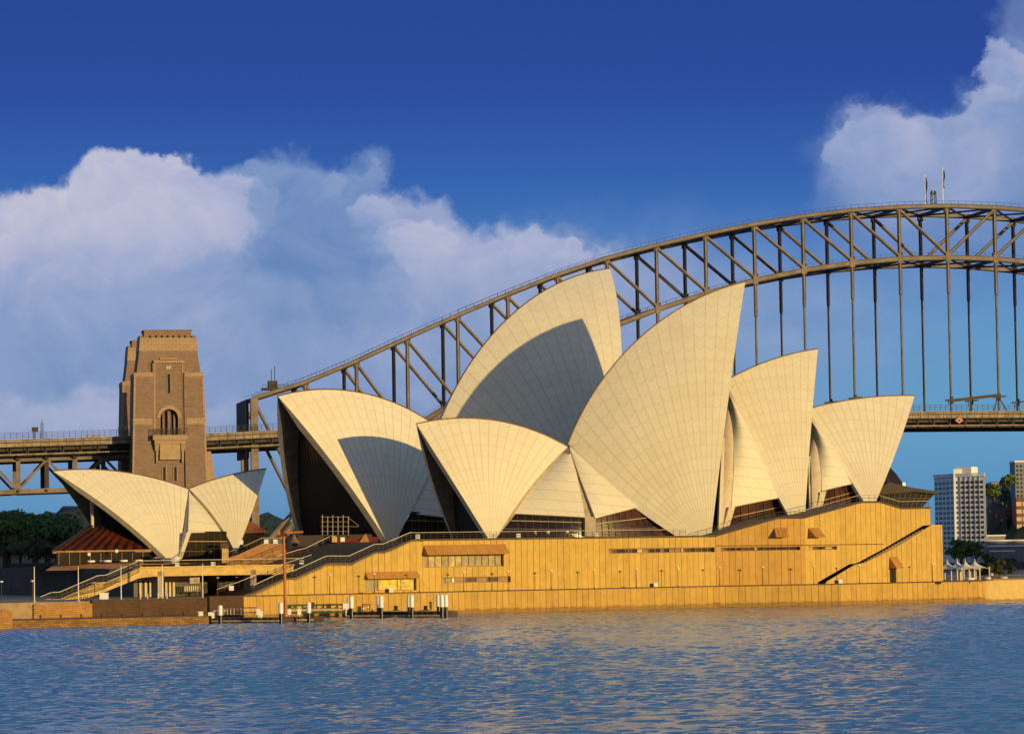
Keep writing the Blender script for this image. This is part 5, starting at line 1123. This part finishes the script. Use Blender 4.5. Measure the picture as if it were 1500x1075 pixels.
    m = MB(); taper(m, -3.5, 3.5, -3.5, 3.5, 45.1, 50.6, 9.7, 6, 9.7, 6); m.build('plaque', mat('plaque stone', (.40, .29, .17), .8, .12, .6), t)
    for s_ in (-1, 1):
        m = MB(); taper(m, s_*4.5-.6, s_*4.5+.6, s_*4.5-.8, s_*4.5+.8, 48.1, 50.6, 9.4, 6, 10.2, 6); taper(m, s_*4.4-.3, s_*4.4+.3, s_*4.4-.4, s_*4.4+.4, 44.0, 48.1, 8.9, 6, 9.3, 6)
        m.build('corbel', PYLT, t, uvf)
    for x, z0, z1, w_ in ((0, 68, 74.6, .5), (-1.9, 37.8, 42.6, .45), (1.9, 37.8, 42.6, .45), (-5.9, 75.3, 78.6, .4)):
        m = MB(); yy = yf((z0+z1)/2)+.16 if x > -5 else 7.5; taper(m, x-w_, x+w_, x-w_, x+w_, z0, z1, yy-.05, 6, yy-.05, 6); m.build('slit_window', DARK, t)
        m = MB()
        for s_ in (-1, 1): xx = x+s_*(w_+.16); taper(m, xx-.15, xx+.15, xx-.15, xx+.15, z0-.2, z1+.2, yy+.1, 6, yy+.1, 6)
        m.build('slit_jamb', PYLT, t, uvf)
    m = MB(); taper(m, -.9, .9, -.9, .9, 76.2, 77.4, yf(77)+.25, 6, yf(77)+.25, 6); m.build('emblem', PIERC, t)
    m = MB(); taper(m, 12.5, 21.5, 12.5, 14.8, 0, 48, 3., -9, 2, -8); taper(m, -16.5, -12.5, -14.2, -12.5, 0, 40, 3., -9, 2, -8); m.build('buttress', PYLT, t, uvf)
    return t
pylon(kp(kP, 0, 11.5), 'tall tapering brown granite pylon, sunlit front with an arched balcony')
pylon(kp(kP, 0, -SEP-10.5), 'matching granite pylon just behind the sunlit one, mostly in its shadow')
# approach span left of the pylon
ap = thing('approach_span', 'dark steel approach truss carrying the deck at the left edge', 'bridge span', kp(20, 0))
KA = np.arange(16.35, 24.6, .535)
for d in (-1.5, -SEP+1.5):
    for nm, z_, hh in (('top_chord', -5.9, 1.3), ('bottom_chord', -16.9, 1.6)):
        m = MB(); m.path([kp(k, zdk(k)+z_, d) for k in KA], 1.1, hh); m.build(nm, STEEL, ap)
    for i, k in enumerate(KA):
        m = MB().bar(kp(k, zdk(k)-16.9, d), kp(k, zdk(k)-5.9, d), 1.5, 1.0, nK); m.build('post', STEELD if i % 2 else STEEL, ap)
        if i < len(KA)-1:
            k2 = KA[i+1]; zt_, zb_ = zdk(k)-6.1, zdk(k)-16.7
            MB().bar(kp(k, zt_ if i % 2 else zb_, d+.1), kp(k2, zb_ if i % 2 else zt_, d+.1), .85, .9, nK).build('diagonal', STEEL, ap)
m = MB()
for k in KA: m.bar(kp(k, zdk(k)-5.9, 0), kp(k, zdk(k)-5.9, -SEP), .6, .8); m.bar(kp(k, zdk(k)-16.9, 0), kp(k, zdk(k)-16.9, -SEP), .6, .8); m.bar(kp(k, zdk(k)-5.9, 0), kp(k, zdk(k)-3, 0), 1.6, 1.0, nK)
m.build('cross_frames', STEELD, ap)
for x, y0, lb in ((50, 626.5, 'rail signal mast with a dark head on the bridge deck at the left'), (61.5, 619.5, 'thin taller lattice mast right of the signal mast on the bridge deck')):
    b = onplane(x, 641, kp(20, 0, -6), nK); tp_ = onplane(x, y0, kp(20, 0, -6), nK); t = thing('signal_mast', lb, 'mast', b); m = MB()
    for s_ in (-.35, .35): m.bar(b+aK*s_-Z*2, tp_+aK*s_, .22, .22, nK)
    for i in range(7): m.bar(b+aK*.35*(-1)**i+(tp_-b)*i/7, b-aK*.35*(-1)**i+(tp_-b)*(i+1)/7, .14, .14, nK)
    m.build('lattice', STEELD, t)
    if x < 55: MB().box(tp_-Z*.6+aK*.3, aK*1.1, nK*.4, Z*.8).build('signal_head', STEELD, t)
    else: MB().bar(tp_, tp_+Z*1.2, .2, .2, nK).build('tip', STEELD, t)
b = onplane(138, 643, kp(18, 0, 5), nK); bs = thing('bus', 'pale roofed vehicle crossing the bridge deck left of the pylon', 'bus', b-Z*1.5)
MB().box(b, aK*2.6, nK*1.1, Z*1.1).build('body', mat('cream vehicle paint', (.6, .5, .28), .5), bs); MB().box(b+Z*.35+nK*1.1, aK*2.3, nK*.04, Z*.35).build('window_band', GLASS, bs)
for dx in (-1.6, 1.6): MB().tube(b+aK*dx+nK*1.15-Z*1.1, b+aK*dx+nK*.9-Z*1.1, .45, 10).build('wheel', BLACK, bs)

# ---------------------------------------------------------------- trees
def leaf_tree(label, loc, hgt, rad, seed, mt=LEAF, name='tree', nblob=14, nleaf=2600, ls=.55, grp=None, trunk=.3, crown0=.25):
    r = np.random.RandomState(seed); t = thing(name, label, 'tree', loc, grp); b = np.asarray(loc, float)
    m = MB(); th_ = hgt*.45
    m.tube(b-Z*.5, b+Z*th_*.7, rad*.11*trunk/.3, 8, rad*.07)
    for i in range(6):
        a = 6.28*i/6+r.rand(); m.tube(b+Z*th_*.55, b+np.array([math.cos(a)*rad*.55, math.sin(a)*rad*.55, hgt*(.5+.25*r.rand())]), rad*.05, 6, rad*.02)
    m.build('trunk', BARK, t)
    V = []; Fc = []; cs = []
    for i in range(nblob):
        a = r.rand()*6.28; q = math.sqrt(r.rand()); zz = crown0+(.86-crown0)*r.rand(); w_ = math.sqrt(max(.05, 1-((zz-.45)/.6)**2))
        cs.append((b+np.array([math.cos(a)*q*rad*.72*w_, math.sin(a)*q*rad*.72*w_, hgt*zz]), rad*(.26+.22*r.rand())))
    k = nleaf//nblob
    for c, cr in cs:
        d = r.randn(k, 3); d /= np.linalg.norm(d, axis=1)[:, None]; d[:, 2] = np.where(d[:, 2] < -.35, -d[:, 2]*.5, d[:, 2])
        P = c+d*cr*(.55+.5*r.rand(k, 1)**.6)*np.array([1, 1, .8])
        for p, n_v in zip(P, d):
            e1 = np.cross(n_v+r.randn(3)*.6, r.randn(3)); e1 /= np.linalg.norm(e1)+1e-6; e2 = np.cross(e1, n_v+r.randn(3)*.5); e2 /= np.linalg.norm(e2)+1e-6
            s_ = ls*(.6+.8*r.rand()); j = len(V); V += [p-e1*s_, p+e2*s_*.6, p+e1*s_, p-e2*s_*.6]; Fc.append((j, j+1, j+2, j+3))
    MB().add(V, Fc).build('crown', mt, t); return t
def palm(label, loc, hgt, seed):
    r = np.random.RandomState(seed); t = thing('palm_tree', label, 'palm', loc, None); b = np.asarray(loc, float)
    MB().tube(b-Z*.3, b+Z*hgt*.7, .38, 8, .3).build('trunk', BARK, t); c = b+Z*hgt*.7; m = MB()
    for i in range(38):
        a = r.rand()*6.28; el = -.3+1.5*r.rand(); L = hgt*.42*(.8+.4*r.rand()); d = np.array([math.cos(a)*math.cos(el), math.sin(a)*math.cos(el), math.sin(el)]); sd = np.array([-math.sin(a), math.cos(a), 0.]); pts = []
        for j in range(8): v = j/7; pts.append(c+d*L*v-Z*L*.55*v*v)
        for j in range(7):
            p, q = pts[j], pts[j+1]; w_ = .75*math.sin(math.pi*(.12+.8*j/7))
            for s_ in (-1, 1):
                for f_ in (0, .5): x = p*(1-f_)+q*f_; m.add([x, x+(q-p)*.3, x+sd*s_*w_*1.2+(q-p)*.9-Z*.35], [(0, 1, 2)])
        m.path(pts, .07, .07)
    m.build('fronds', PALM, t); return t
def gl(x, Y, z): p = at(x, 830, Y); return flat(p, z)
for i, (x, Y, h_, r_, lb) in enumerate(((-22, 735, 13, 8.5, 'dark fig tree cut by the left edge of the view'), (12, 720, 13.6, 7.6, 'tall dark fig tree second from the left edge'), (52, 742, 12.2, 8.0, 'broad dark fig tree in the middle of the garden trees'), (88, 728, 11.2, 6.2, 'smaller dark fig tree at the right end of the garden trees'), (70, 772, 12.5, 8, 'dark fig tree behind the other garden trees'), (112, 760, 8.0, 5.0, 'low dark fig tree half hidden by the restaurant canopy'))):
    leaf_tree(lb, gl(x, Y, 8.6), h_*1.0, r_, 20+i, LEAF, 'fig_tree', 24, 6500, .5)
for i, (x, Y, h_, lb) in enumerate(((6, 697, 6.0, 'short palm on the bank at the left edge'), (30, 700, 7.0, 'palm beside the short edge palm, before the fig trees'), (52, 693, 7.6, 'tallest palm above the dark wall'), (72, 690, 6.2, 'palm nearest the restaurant canopy'))): palm(lb, gl(x, Y, 8.6), h_, 60+i)

# ---------------------------------------------------------------- far land: hills and the north shore
HILL = foliage_mat('wooded hill', (.010, .018, .012), (.035, .045, .026))
def hill(name, X0, X1, Y0, Y1, prof, step=5., rough=2.2, seed=1, mt=None, lab=None):
    r = np.random.RandomState(seed); xs = np.arange(X0, X1+.1, step); ys = np.arange(Y0, Y1+.1, step*2); m = MB(); G = []
    for i, x in enumerate(xs):
        h_ = np.interp(x, [p[0] for p in prof], [p[1] for p in prof]); row = []
        for j, y in enumerate(ys):
            v = j/(len(ys)-1); z = h_*math.sin(math.pi*min(1, v*1.25+.0)*.5)**.7 if v < .8 else h_*(1-.3*(v-.8))
            row.append((x+r.randn()*step*.25, y, max(1.5, z)+abs(r.randn())*rough*min(1, v*4)))
        G.append(row)
    m.grid(G, smooth=False); o = structure(m.build(name, mt or HILL)); return o
hx = lambda x, Y: float(at(x, 820, Y)[0]); hz = lambda x, y, Y: float(at(x, y, Y)[2])
hill('hills', hx(-80, 2700), hx(560, 2700), 2450, 2800, [(hx(x, 2700), hz(x, y, 2700)) for x, y in ((-80, 790), (40, 775), (85, 755), (110, 747), (135, 750), (170, 765), (260, 785), (350, 775), (375, 764), (400, 762), (425, 772), (470, 785), (560, 800))], 6, 3.5, 3)
hill('north_shore', hx(1330, 1980), hx(1640, 1980), 1800, 2060, [(hx(x, 1980), hz(x, y, 1980)) for x, y in ((1330, 822), (1380, 800), (1430, 745), (1447, 722), (1462, 716), (1480, 712), (1500, 715), (1560, 700), (1640, 690))], 3.2, 2.4, 5)
nb = MB(); nb.bx(hx(1335, 1760), 900, 1745, 2200, -2, 3.2); structure(nb.build('shore_ground', mat('shore rock', (.12, .10, .08), .9)))
# the headland to the right, outside the view, whose height keeps the lower shore in shade
hill('headland', 262, 560, 1430, 1620, [(262, 2), (285, 14), (318, 30), (380, 34), (470, 33), (560, 28)], 7, 3, 8)

# white apartment tower
YT = 1800.
APW = mat('white tower render', (.80, .79, .78), .7, .06, .2); APB = mat('tower side render', (.40, .42, .46), .7, .06, .2); WIN = mat('dark window glass', (.03, .035, .05), .15, .3, .5, 0, .5)
tw = thing('apartment_tower', 'tall white apartment tower with rows of square windows on the far shore', 'apartment tower', flat(at(1408, 820, YT), 3))
zt_ = hz(1420, 698, YT); z0_ = 2.; xL, xM, xN, xR = hx(1371, YT), hx(1399.5, YT), hx(1411.5, YT), hx(1446, YT)
A2 = np.array([math.cos(math.radians(-72)), math.sin(math.radians(-72)), 0.]); B2_ = np.array([math.cos(math.radians(-35)), math.sin(math.radians(-35)), 0.])
pM = np.array([xM, YT, 0]); nside = np.array([A2[1], -A2[0], 0]); nmain = np.array([B2_[1], -B2_[0], 0])
wl_, wr_ = 24.4, 19.0
c0, c1, c2 = pM-A2*wl_, pM, pM+B2_*wr_
m = MB(); m.prism([flat(c0, z0_), flat(c1, z0_), flat(c2, z0_), flat(c2+np.array([-6, 22, 0]), z0_), flat(c0+np.array([16, 22, 0]), z0_)], Z*(zt_-z0_)); m.build('wall', APW, tw)
aCo = np.array([math.cos(math.radians(-6)), math.sin(math.radians(-6)), 0.]); nCo = np.array([aCo[1], -aCo[0], 0])
cw_ = (xN-xM); m = MB(); m.prism([flat(c1, z0_)+nCo*1.0, flat(c1+aCo*cw_, z0_)+nCo*1.0, flat(c1+aCo*cw_, z0_)-nCo*4, flat(c1, z0_)-nCo*4], Z*(zt_+4.2-z0_)); m.build('stair_core', APW, tw)
m = MB(); m.prism([flat(c1+B2_*1.2, zt_)-nmain*1.5, flat(c1+B2_*10, zt_)-nmain*1.5, flat(c1+B2_*10, zt_)-nmain*9, flat(c1+B2_*1.2, zt_)-nmain*9], Z*5.2); m.build('plant_room', APW, tw)
m = MB(); pts = [c0, c1, c2]
for p, q, n_q in ((c0, c1, nside), (c1, c2, nmain)):
    d = (q-p); L = np.linalg.norm(d); d = d/L
    for i in range(int(L/1.3)+1): m.bar(flat(p+d*i*1.3, zt_)+n_q*.2, flat(p+d*i*1.3, zt_+1.4)+n_q*.2, .5, .5, n_q)
    m.bar(flat(p, zt_+1.5)+n_q*.2, flat(q, zt_+1.5)+n_q*.2, .7, .5); m.bar(flat(p, zt_+.2)+n_q*.25, flat(q, zt_+.2)+n_q*.25, .7, .5)
m.build('parapet', APW, tw)
nf = 15; fh = (zt_-6-3)/nf; wp_ = None
def win(c, d, n_q, w_, h_): return MB().prism([c-d*w_/2, c+d*w_/2, c+d*w_/2+Z*h_, c-d*w_/2+Z*h_], n_q*.12)
cnt = 0; rest_m = MB()
for f_ in range(nf):
    z_ = zt_-1.8-(f_+.75)*fh
    win(flat(c1+aCo*cw_*.42, z_)+nCo*1.02, aCo, nCo, 1.1, 1.35).build('window', WIN, tw)
    for u in [wr_*.28+i*(wr_*.66)/4.4 for i in range(5)]: win(flat(c1+B2_*u, z_)+nmain*.02, B2_, nmain, 1.8, 1.4).build('window', WIN, tw)
for f_ in range(nf):
    z_ = zt_-1.8-(f_+.75)*fh
    for i in range(5):
        c = flat(c0+A2*(wl_*.1+i*wl_*.8/4), z_)+nside*.02; w_ = 3.4 if i % 2 else 2.4
        k_ = MB().prism([c-A2*w_/2, c+A2*w_/2, c+A2*w_/2+Z*1.3, c-A2*w_/2+Z*1.3], nside*.12); rest_m.add(k_.v, k_.f)
o_ = rest_m.build('side_windows', WIN, tw); o_['kind'] = 'stuff'
m = MB()
for i in range(5): m.bar(flat(c1+B2_*(wr_*(.21+.15*i)), 4)+nmain*.15, flat(c1+B2_*(wr_*(.21+.15*i)), zt_)+nmain*.15, .4, .3, nmain)
m.build('facade_fins', APB, tw)
# hill houses, brick block, grey tower, terraced flats
def house(x0, x1, y0, y1, Y, label, wallm, roofm, seed, cat='house', name='hill_house', rows=2, cols=3):
    p0, p1 = at(x0, y1, Y), at(x1, y1, Y); zt = hz((x0+x1)/2, y0, Y); t = thing(name, label, cat, (p0+p1)/2-Z*0); zb = min(p0[2], p1[2]); D_ = 10; hgt = zt-zb
    MB().bx(p0[0], p1[0], Y, Y+D_, zb-6, zt-hgt*.18).build('wall', wallm, t)
    m = MB(); xm = (p0[0]+p1[0])/2; zr = zt-hgt*.18
    m.prism([(p0[0]-.4, Y-.5, zr), (p1[0]+.4, Y-.5, zr), (p1[0]-(p1[0]-p0[0])*.25, Y-.2, zt), (p0[0]+(p1[0]-p0[0])*.25, Y-.2, zt)], (0, D_+1, 0)); m.build('roof', roofm, t)
    for i in range(rows):
        for j in range(cols):
            cx = p0[0]+(p1[0]-p0[0])*(j+.5)/cols; cz = zb+(zr-zb)*(i+.5)/rows
            w_ = (p1[0]-p0[0])/cols*.28; h_ = (zr-zb)/rows*.26
            MB().bx(cx-w_, cx+w_, Y-.1, Y+.02, cz-h_, cz+h_).build('window', WIN, t)
    return t
CREAM = mat('cream house wall', (.55, .45, .36), .8, .1); SLATE = mat('slate roof', (.16, .14, .16), .7); PINK = mat('pink house wall', (.50, .36, .32), .8, .1); BRICKF = mat('far red brick', (.22, .095, .06), .85, .15); GREYT = mat('grey tower wall', (.22, .22, .26), .7, .1)
house(1452, 1463, 705, 716, 1955, 'small cream house high on the wooded hill right of the white tower', CREAM, SLATE, 1)
house(1470, 1486, 697, 711, 1990, 'pale house with a broad roof at the hill crest', mat('pale lit render', (.6, .5, .42), .8), SLATE, 2)
house(1462, 1474, 709, 722, 1940, 'pink house below the crest house', PINK, SLATE, 3)
house(1480, 1489, 707, 720, 1935, 'cream house beside the grey tower edge', CREAM, SLATE, 4)
house(1446, 1453, 723, 733, 1925, 'lone small house low in the trees of the hill', CREAM, SLATE, 5, rows=1, cols=2)
house(1457, 1465, 723, 732, 1925, 'small flat fronted house among the hill trees', PINK, SLATE, 6, rows=1, cols=2)
house(1474, 1482, 722, 733, 1925, 'cream cottage among the trees above the terraced flats', CREAM, SLATE, 7, rows=1, cols=2)
ob = thing('office_block', 'dark blue grey mid-rise block between the white tower and the right edge', 'office block', at(1466, 800, 1872))
DGL = mat('dark blue grey facade', (.055, .07, .10), .6, .2, .2); MB().bx(hx(1449, 1872), hx(1486, 1872), 1872, 1890, 2, hz(1466, 742, 1872)).build('wall', DGL, ob); MB().bx(hx(1455, 1872), hx(1471, 1872), 1875, 1888, hz(1466, 742, 1872), hz(1466, 736, 1872)).build('plant_room', DGL, ob)  # facade in one dark blue grey
LITW = mat('painted lit window', (.30, .30, .30), .5, .3, .7)  # pale colour stands in for windows lit from inside
for i in range(7):
    for j in range(8): z_ = hz(1466, 748+i*6.4, 1872); x_ = hx(1452+j*4.4, 1872); MB().bx(x_-.5, x_+.5, 1871.85, 1872.02, z_-.8, z_+.5).build('window', LITW if (i*5+j*3) % 11 == 0 else WIN, ob)
gtw = thing('grey_tower', 'grey tower block cut by the right edge of the view', 'apartment tower', at(1500, 800, 1900)); MB().bx(hx(1490, 1900), hx(1545, 1900), 1900, 1920, 2, hz(1495, 677, 1900)).build('wall', GREYT, gtw); MB().bx(hx(1489.5, 1900), hx(1545.5, 1900), 1899.4, 1920.6, hz(1495, 677, 1900), hz(1495, 674.5, 1900)).build('parapet', APW, gtw)
for i in range(14):
    for j in range(3): z_ = hz(1495, 682+i*6.2, 1900); x_ = hx(1493.5+j*5.5, 1900); MB().bx(x_-.5, x_+.5, 1899.85, 1900.02, z_-.9, z_+.4).build('window', WIN, gtw)
bb = thing('brick_block', 'orange brick block of flats with bright windows at the right edge', 'apartment block', at(1500, 780, 1850)); MB().bx(hx(1491, 1850), hx(1560, 1850), 1850, 1868, 2, hz(1495, 730, 1850)).build('wall', BRICKF, bb)
for i in range(4):
    for j in range(3): z_ = hz(1495, 738+i*11, 1850); x_ = hx(1494.5+j*9, 1850); MB().bx(x_-1.4, x_+1.4, 1849.85, 1850.02, z_-1.1, z_+1.1).build('window', CREAM, bb)
MB().bx(hx(1490.5, 1850), hx(1560.5, 1850), 1849.3, 1868.7, hz(1495, 730, 1850), hz(1495, 728, 1850)).build('roof_edge', SLATE, bb)
tf = thing('terraced_flats', 'low terraced flats with long pale balcony bands below the wooded hill', 'apartment block', at(1475, 815, 1790))
for i, (x0, x1, y) in enumerate(((1446, 1473, 783.5), (1446, 1500, 791), (1446, 1500, 799), (1450, 1486, 806.5))):
    Yt = 1790-i*6; MB().bx(hx(x0, Yt), hx(x1+(40 if x1 == 1500 else 0), Yt), Yt, Yt+14, 2, hz(1470, y, Yt)-.4).build('storey', GREYT, tf); MB().bx(hx(x0, Yt)-.3, hx(x1+(40 if x1 == 1500 else 0), Yt)+.3, Yt-1.2, Yt, hz(1470, y, Yt)-.55, hz(1470, y, Yt)+.2).build('balcony_band', APW, tf)
for i, (x, y, r_, lb) in enumerate(((1408, 806, 5.5, 'round dark tree at the foot of the white tower'), (1428, 812, 4., 'smaller dark tree right of the round tree by the white tower'), (1452, 823, 3.5, 'low tree on the far shore under the terraced flats'), (1480, 826, 3.2, 'low shore tree further right under the terraced flats'), (1470, 750, 4.5, 'dark tree standing above the roofs on the hillside'), (1456, 721, 3.6, 'dark tree at the shoulder of the wooded hill'), (1478, 706, 3.2, 'dark round tree at the very top of the hill'))):
    Yt = 1770 if i < 4 else 1900; leaf_tree(lb, flat(at(x, y, Yt), hz(x, y, Yt)-r_*1.3), r_*2.6, r_*1.5, 90+i, LEAF, 'shore_tree', 12, 1500, .9)

# ---------------------------------------------------------------- marquees, small trees and people past the podium's right end
CANV = mat('cream canvas', (.74, .66, .52), .7, .06)
def marquee(loc, s=1.):
    t = thing('marquee', '', 'tent', loc, 'white peaked marquees'); b = np.asarray(loc, float); m = MB(); N_ = 24; prof = [(0, 1.), (.05, .92), (.15, .72), (.3, .51), (.5, .31), (.75, .13), (1., 0.)]
    G = []
    for i in range(N_+1):
        a = 2*math.pi*i/N_; sq = 1/max(abs(math.cos(a)), abs(math.sin(a))); row = []
        for r_, h_ in prof: rr = r_*2.75*(1+(sq-1)*r_); row.append(b+np.array([math.cos(a)*rr, math.sin(a)*rr, 2.15+h_*1.55-.25*math.cos(4*a)*r_*r_*-.6]))
        G.append(row)
    m.grid(G); m.build('canopy', CANV, t); MB().tube(b+Z*3.6, b+Z*4.15, .12, 6, .05).build('finial', CANV, t)
    for sx in (-1, 1):
        for sy in (-1, 1): MB().tube(b+np.array([sx*2.2, sy*2.2, 0]), b+np.array([sx*2.2, sy*2.2, 2.5]), .14, 8).build('pole', CANV, t)
    return t
mq = None
for i, (x, Y, lb) in enumerate(((1388, 650, 'white peaked marquee half hidden by the end of the golden podium'), (1403, 668, 'white peaked marquee at the rear, just right of the half hidden one'), (1414.5, 646, 'white peaked marquee in front, with two pale legs showing'), (1428.5, 664, 'rightmost white peaked marquee'))):
    p = flat(at(x, 850, Y), ZB)
    if mq is None: mq = marquee(p); r = mq
    else: r = dup(mq, p, .2*i, None, (.9, .9, 1))
    r['label'] = lb
for i, (x, Y, h_, lb) in enumerate(((1442, 672, 3.4, 'small olive tree just right of the marquees'), (1452, 690, 3.0, 'small olive tree in the middle of the quay trees'), (1464, 668, 3.8, 'roundest olive tree on the quay'), (1437, 690, 2.6, 'small olive bush behind the rightmost marquee'), (1482, 700, 2.6, 'small olive tree near the right edge of the view'))):
    leaf_tree(lb, flat(at(x, 850, Y), ZB), h_, h_*.45, 40+i, OLIVE, 'olive_tree', 10, 1300, .22)
# quay edge beyond the marquees
qe = thing('quay_kerb', 'pale kerb of the quay right of the podium', 'kerb', flat(w3, ZB)); MB().bar(flat(w3-nD*.6+aD*.5, ZB+.25), flat(w4-nD*.6, ZB+.25), .9, .3).build('kerb_stone', PLAST, qe)
for i in range(7): q = flat(w3-nD*1.5+aD*(i*3+.5), ZB); MB().tube(q, q+Z*1.0, .07, 6).build('rail_post', RAILD, qe)
MB().bar(flat(w3-nD*1.5, ZB+1), flat(w3-nD*1.5+aD*20, ZB+1), .1, .1).build('rail', RAILD, qe)
rt = None
for x, Y, lb in ((1421, 612, 'white cloth table under the front marquee'), (1448, 622, 'white cloth table on the quay beyond the marquees'), (1470, 632, 'white cloth table at the right end of the quay')):
    r = dup(t0, flat(at(x, 850, Y), ZB), 0, lb); r['group'] = 'tables on the quay'

# people
SKIN = mat('skin', (.50, .30, .20), .6, .05); HAIR = mat('dark hair', (.03, .02, .015), .6)
def skin_mesh(name, mt, parent, verts, edges, radii, loc, sub=1):
    me = bpy.data.meshes.new(name); me.from_pydata([tuple(v) for v in verts], edges, []); me.materials.append(mt)
    o = bpy.data.objects.new(name, me); COL.objects.link(o); o.modifiers.new('skin', 'SKIN').use_smooth_shade = True
    for sv, r_ in zip(me.skin_vertices[0].data, radii): sv.radius = (r_, r_)
    me.skin_vertices[0].data[0].use_root = True; s_ = o.modifiers.new('sub', 'SUBSURF'); s_.levels = sub; s_.render_levels = sub
    if parent is not None: o.parent = parent; WLOC[o.name] = WLOC[parent.name]
    return o
def person(loc, label, shirt, trousers, face=0., arm=.0, hgt=1.72):
    t = thing('person', label, 'person', loc); s = hgt/1.72
    V = [(0, 0, .95), (0, 0, 1.18), (0, -.01, 1.40), (0, -.01, 1.50), (0, -.02, 1.60), (0, -.02, 1.68)]; R_ = [.14, .135, .12, .055, .085, .07]; E_ = [(0, 1), (1, 2), (2, 3), (3, 4), (4, 5)]
    for sx in (-1, 1):
        k = len(V); V += [(sx*.10, 0, .90), (sx*.11, -.02, .50), (sx*.12, .03, .09), (sx*.13, -.12, .04)]; R_ += [.095, .065, .042, .04]; E_ += [(0, k), (k, k+1), (k+1, k+2), (k+2, k+3)]
        k = len(V); V += [(sx*.19, 0, 1.41), (sx*.26, .02, 1.14), (sx*.25, -.10-arm, .95+arm*.6), (sx*.25, -.13-arm, .87+arm*.7)]; R_ += [.055, .042, .03, .035]; E_ += [(2, k), (k, k+1), (k+1, k+2), (k+2, k+3)]; h_ = k+3
        for f_ in range(4): j = len(V); V += [(sx*(.25+.018*(f_-1.5)), -.15-arm, .82+arm*.8), (sx*(.25+.02*(f_-1.5)), -.16-arm, .775+arm*.85)]; R_ += [.0095, .008]; E_ += [(h_, j), (j, j+1)]
        j = len(V); V += [(sx*.21, -.16-arm, .84+arm*.8)]; R_ += [.01]; E_ += [(h_, j)]
    j = len(V); V += [(0, -.115, 1.61)]; R_ += [.016]; E_ += [(4, j)]          # nose
    V = [tuple(c*s for c in v) for v in V]
    skin_mesh('body', SKIN, t, V, E_, R_, loc)
    skin_mesh('shirt', shirt, t, [(0, 0, .96*s), (0, 0, 1.2*s), (0, -.01, 1.42*s), (-.2*s, 0, 1.41*s), (-.26*s, .02, 1.16*s), (.2*s, 0, 1.41*s), (.26*s, .02, 1.16*s)], [(0, 1), (1, 2), (2, 3), (3, 4), (2, 5), (5, 6)], [.165, .155, .135, .075, .06, .075, .06], loc)
    skin_mesh('trousers', trousers, t, [(0, 0, .98*s), (-.1*s, 0, .9*s), (-.11*s, -.02, .5*s), (-.12*s, .03, .1*s), (.1*s, 0, .9*s), (.11*s, -.02, .5*s), (.12*s, .03, .1*s)], [(0, 1), (1, 2), (2, 3), (0, 4), (4, 5), (5, 6)], [.16, .115, .085, .07, .115, .085, .07], loc)
    m = MB().ball((0, .012*s, 1.655*s), .098*s, 8, 0, .95); m.build('hair', HAIR, None).parent = t
    for sx in (-1, 1): MB().ball((sx*.032*s, -.098*s, 1.632*s), .012, 5).build('eye', BLACK, None).parent = t
    MB().bx(-.025, .025, -.108*s, -.095*s, 1.565*s, 1.572*s).build('mouth', mat('lips', (.35, .12, .10), .6), None).parent = t
    t.rotation_euler = (0, 0, face); return t
NAVY = mat('navy cloth', (.03, .035, .06), .9); DARKC = mat('dark cloth', (.025, .022, .022), .9)
p_ = wp(635.8, 902.5)-nA*1.2; person(flat(p_, .95), 'person in dark clothes standing on the long pontoon near the pile cluster', DARKC, NAVY, .5, .12)
for x, Y, lb, sh in ((803, 601, 'person in a white shirt behind the podium railing, left of two', WHITE), (831, 602, 'person in a white shirt behind the podium railing, right of two near the grey pier', WHITE), (784, 604, 'person in a tan shirt behind the podium railing, nearest the left sail', CONC)):
    q = at(x, 785, Y); person(flat(q, ZT-.15), lb, sh, NAVY, .3)
person(flat(at(1453, 850, 618), ZB), 'person in a white shirt on the quay near the olive trees', WHITE, DARKC, -.4)
